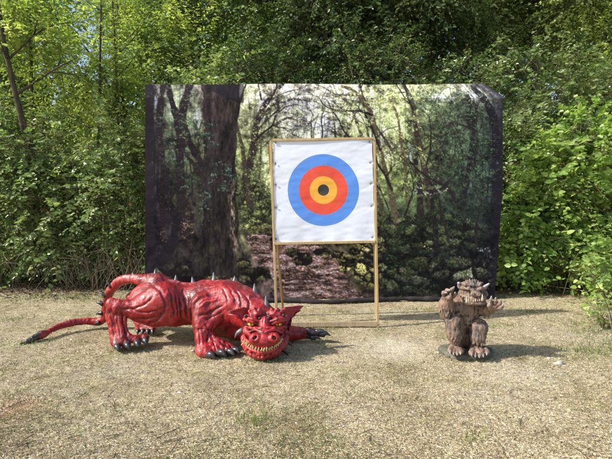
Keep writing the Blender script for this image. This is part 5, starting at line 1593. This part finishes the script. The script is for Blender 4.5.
def slim(x, y, h, lx, r0, label, seed):
    t = thing('slim_trunk', label, 'tree', (x, y, 0), 0, 'slim upright trunks at the upper left'); r = random.Random(seed)
    q = curve([(x, y, -.1), (x + lx * .3 + r.uniform(-.05, .05), y, h * .35), (x + lx * .6 + r.uniform(-.08, .08), y, h * .7), (x + lx, y, h)], 14)
    m = MB(); m.tube(q, np.linspace(r0, r0 * .35, 14), 9); m.build('trunk', M['bark'], t)
    for k in range(6):
        s = q[r.randint(5, 12)]; e = s + np.array([r.uniform(-.8, .8), r.uniform(-.2, .2), r.uniform(.3, .9)])
        MB().tube(curve([s, (s + e) / 2 + np.array([0, 0, -.06]), e], 7), np.linspace(r0 * .35, .005, 7), 6).build('branch', M['bark'], t)
slim(-5.35, 8.9, 7.6, -.2, .045, 'thin grey trunk just right of the big leaning trunk at top left', 1)
slim(-4.35, 9.0, 7.4, .35, .032, 'thin pale trunk among the yellow-green leaves, slanting up to the right', 2)
slim(-3.75, 9.2, 7.2, -.25, .030, 'slender trunk nearest the left top corner of the printed cloth', 3)
# the wood behind reads as one mass
def far_wood():
    mb = MB(); r = np.random.default_rng(9)
    lobes = []
    for i in range(46):
        x = -17 + 34 * (i + .5) / 46
        for z in (1.2, 3.2, 5.4, 7.6, 9.6):
            if -9.4 < x < -5.6 and z > 5 and r.random() < .93: continue
            lobes.append(((x + r.normal() * .3, 15.5 + r.normal() * 1.0, z + r.normal() * .3), (1.2, 1.1, 1.4)))
    foliage(mb, lobes, 23000, 8, .21, .62, 77, shell=.3, twl=.8)
    o = mb.build('far_wood', [M['leaf_mid'], M['bark']], None, False)
    setp(o, kind='stuff')
    sb = MB()
far_wood()
def undergrowth():
    mb = MB(); r = np.random.default_rng(19)
    lobes = [((-8.5 + i * .62, 10.2 + r.normal() * .3, .7 + r.random() * .8), (.7, .6, .8)) for i in range(28)]
    lobes += [((-8.5 + i * .62, 12.2 + r.normal() * .3, 1.6 + r.random() * 1.6), (.8, .8, 1.2)) for i in range(28)]
    foliage(mb, lobes, 5500, 8, .09, .6, 88, shell=.2, twl=.4)
    setp(mb.build('undergrowth', [M['leaf_hedge'], M['stem']], None, False), kind='stuff')
undergrowth()

# ------------------------------------------------------------------ camera, light, colour
cam = bpy.data.cameras.new('camera'); co_ = bpy.data.objects.new('camera', cam); C.objects.link(co_)
cam.sensor_width = 36; cam.lens = F / 612 * 36; cam.clip_end = 600; cam.clip_start = .05
co_.location = CAM; co_.rotation_euler = (math.pi / 2 - PITCH, 0, 0)
scene.camera = co_

EL, AZ = 38.0, 13.0         # sun stands to the left, a little in front of the cloth
to_sun = Vector((-math.cos(R(AZ)) * math.cos(R(EL)), -math.sin(R(AZ)) * math.cos(R(EL)), math.sin(R(EL))))
sl = bpy.data.lights.new('sun', 'SUN'); so = bpy.data.objects.new('sun', sl); C.objects.link(so)
sl.energy = 4.6; sl.angle = R(.55); sl.color = (1, .95, .87)
so.rotation_euler = (-to_sun).to_track_quat('-Z', 'Y').to_euler(); so.location = (-8, -2, 8)
w = bpy.data.worlds.new('World'); scene.world = w; w.use_nodes = True
nt = w.node_tree; nt.nodes.clear()
sky = nt.nodes.new('ShaderNodeTexSky'); sky.sky_type = 'NISHITA'; sky.sun_disc = False
sky.sun_elevation = R(EL); sky.sun_rotation = math.atan2(to_sun.x, to_sun.y) % (2 * math.pi)
sky.air_density = 1.2; sky.dust_density = 2.0
bg = nt.nodes.new('ShaderNodeBackground'); bg.inputs[1].default_value = .15
wo = nt.nodes.new('ShaderNodeOutputWorld')
nt.links.new(sky.outputs[0], bg.inputs[0]); nt.links.new(bg.outputs[0], wo.inputs[0])
vs = scene.view_settings
vs.view_transform = 'Standard'; vs.look = 'None'; vs.gamma = 1; vs.use_curve_mapping = False; vs.exposure = 0.53
scene.cycles.use_denoising = True
scene.cycles.max_bounces = 8
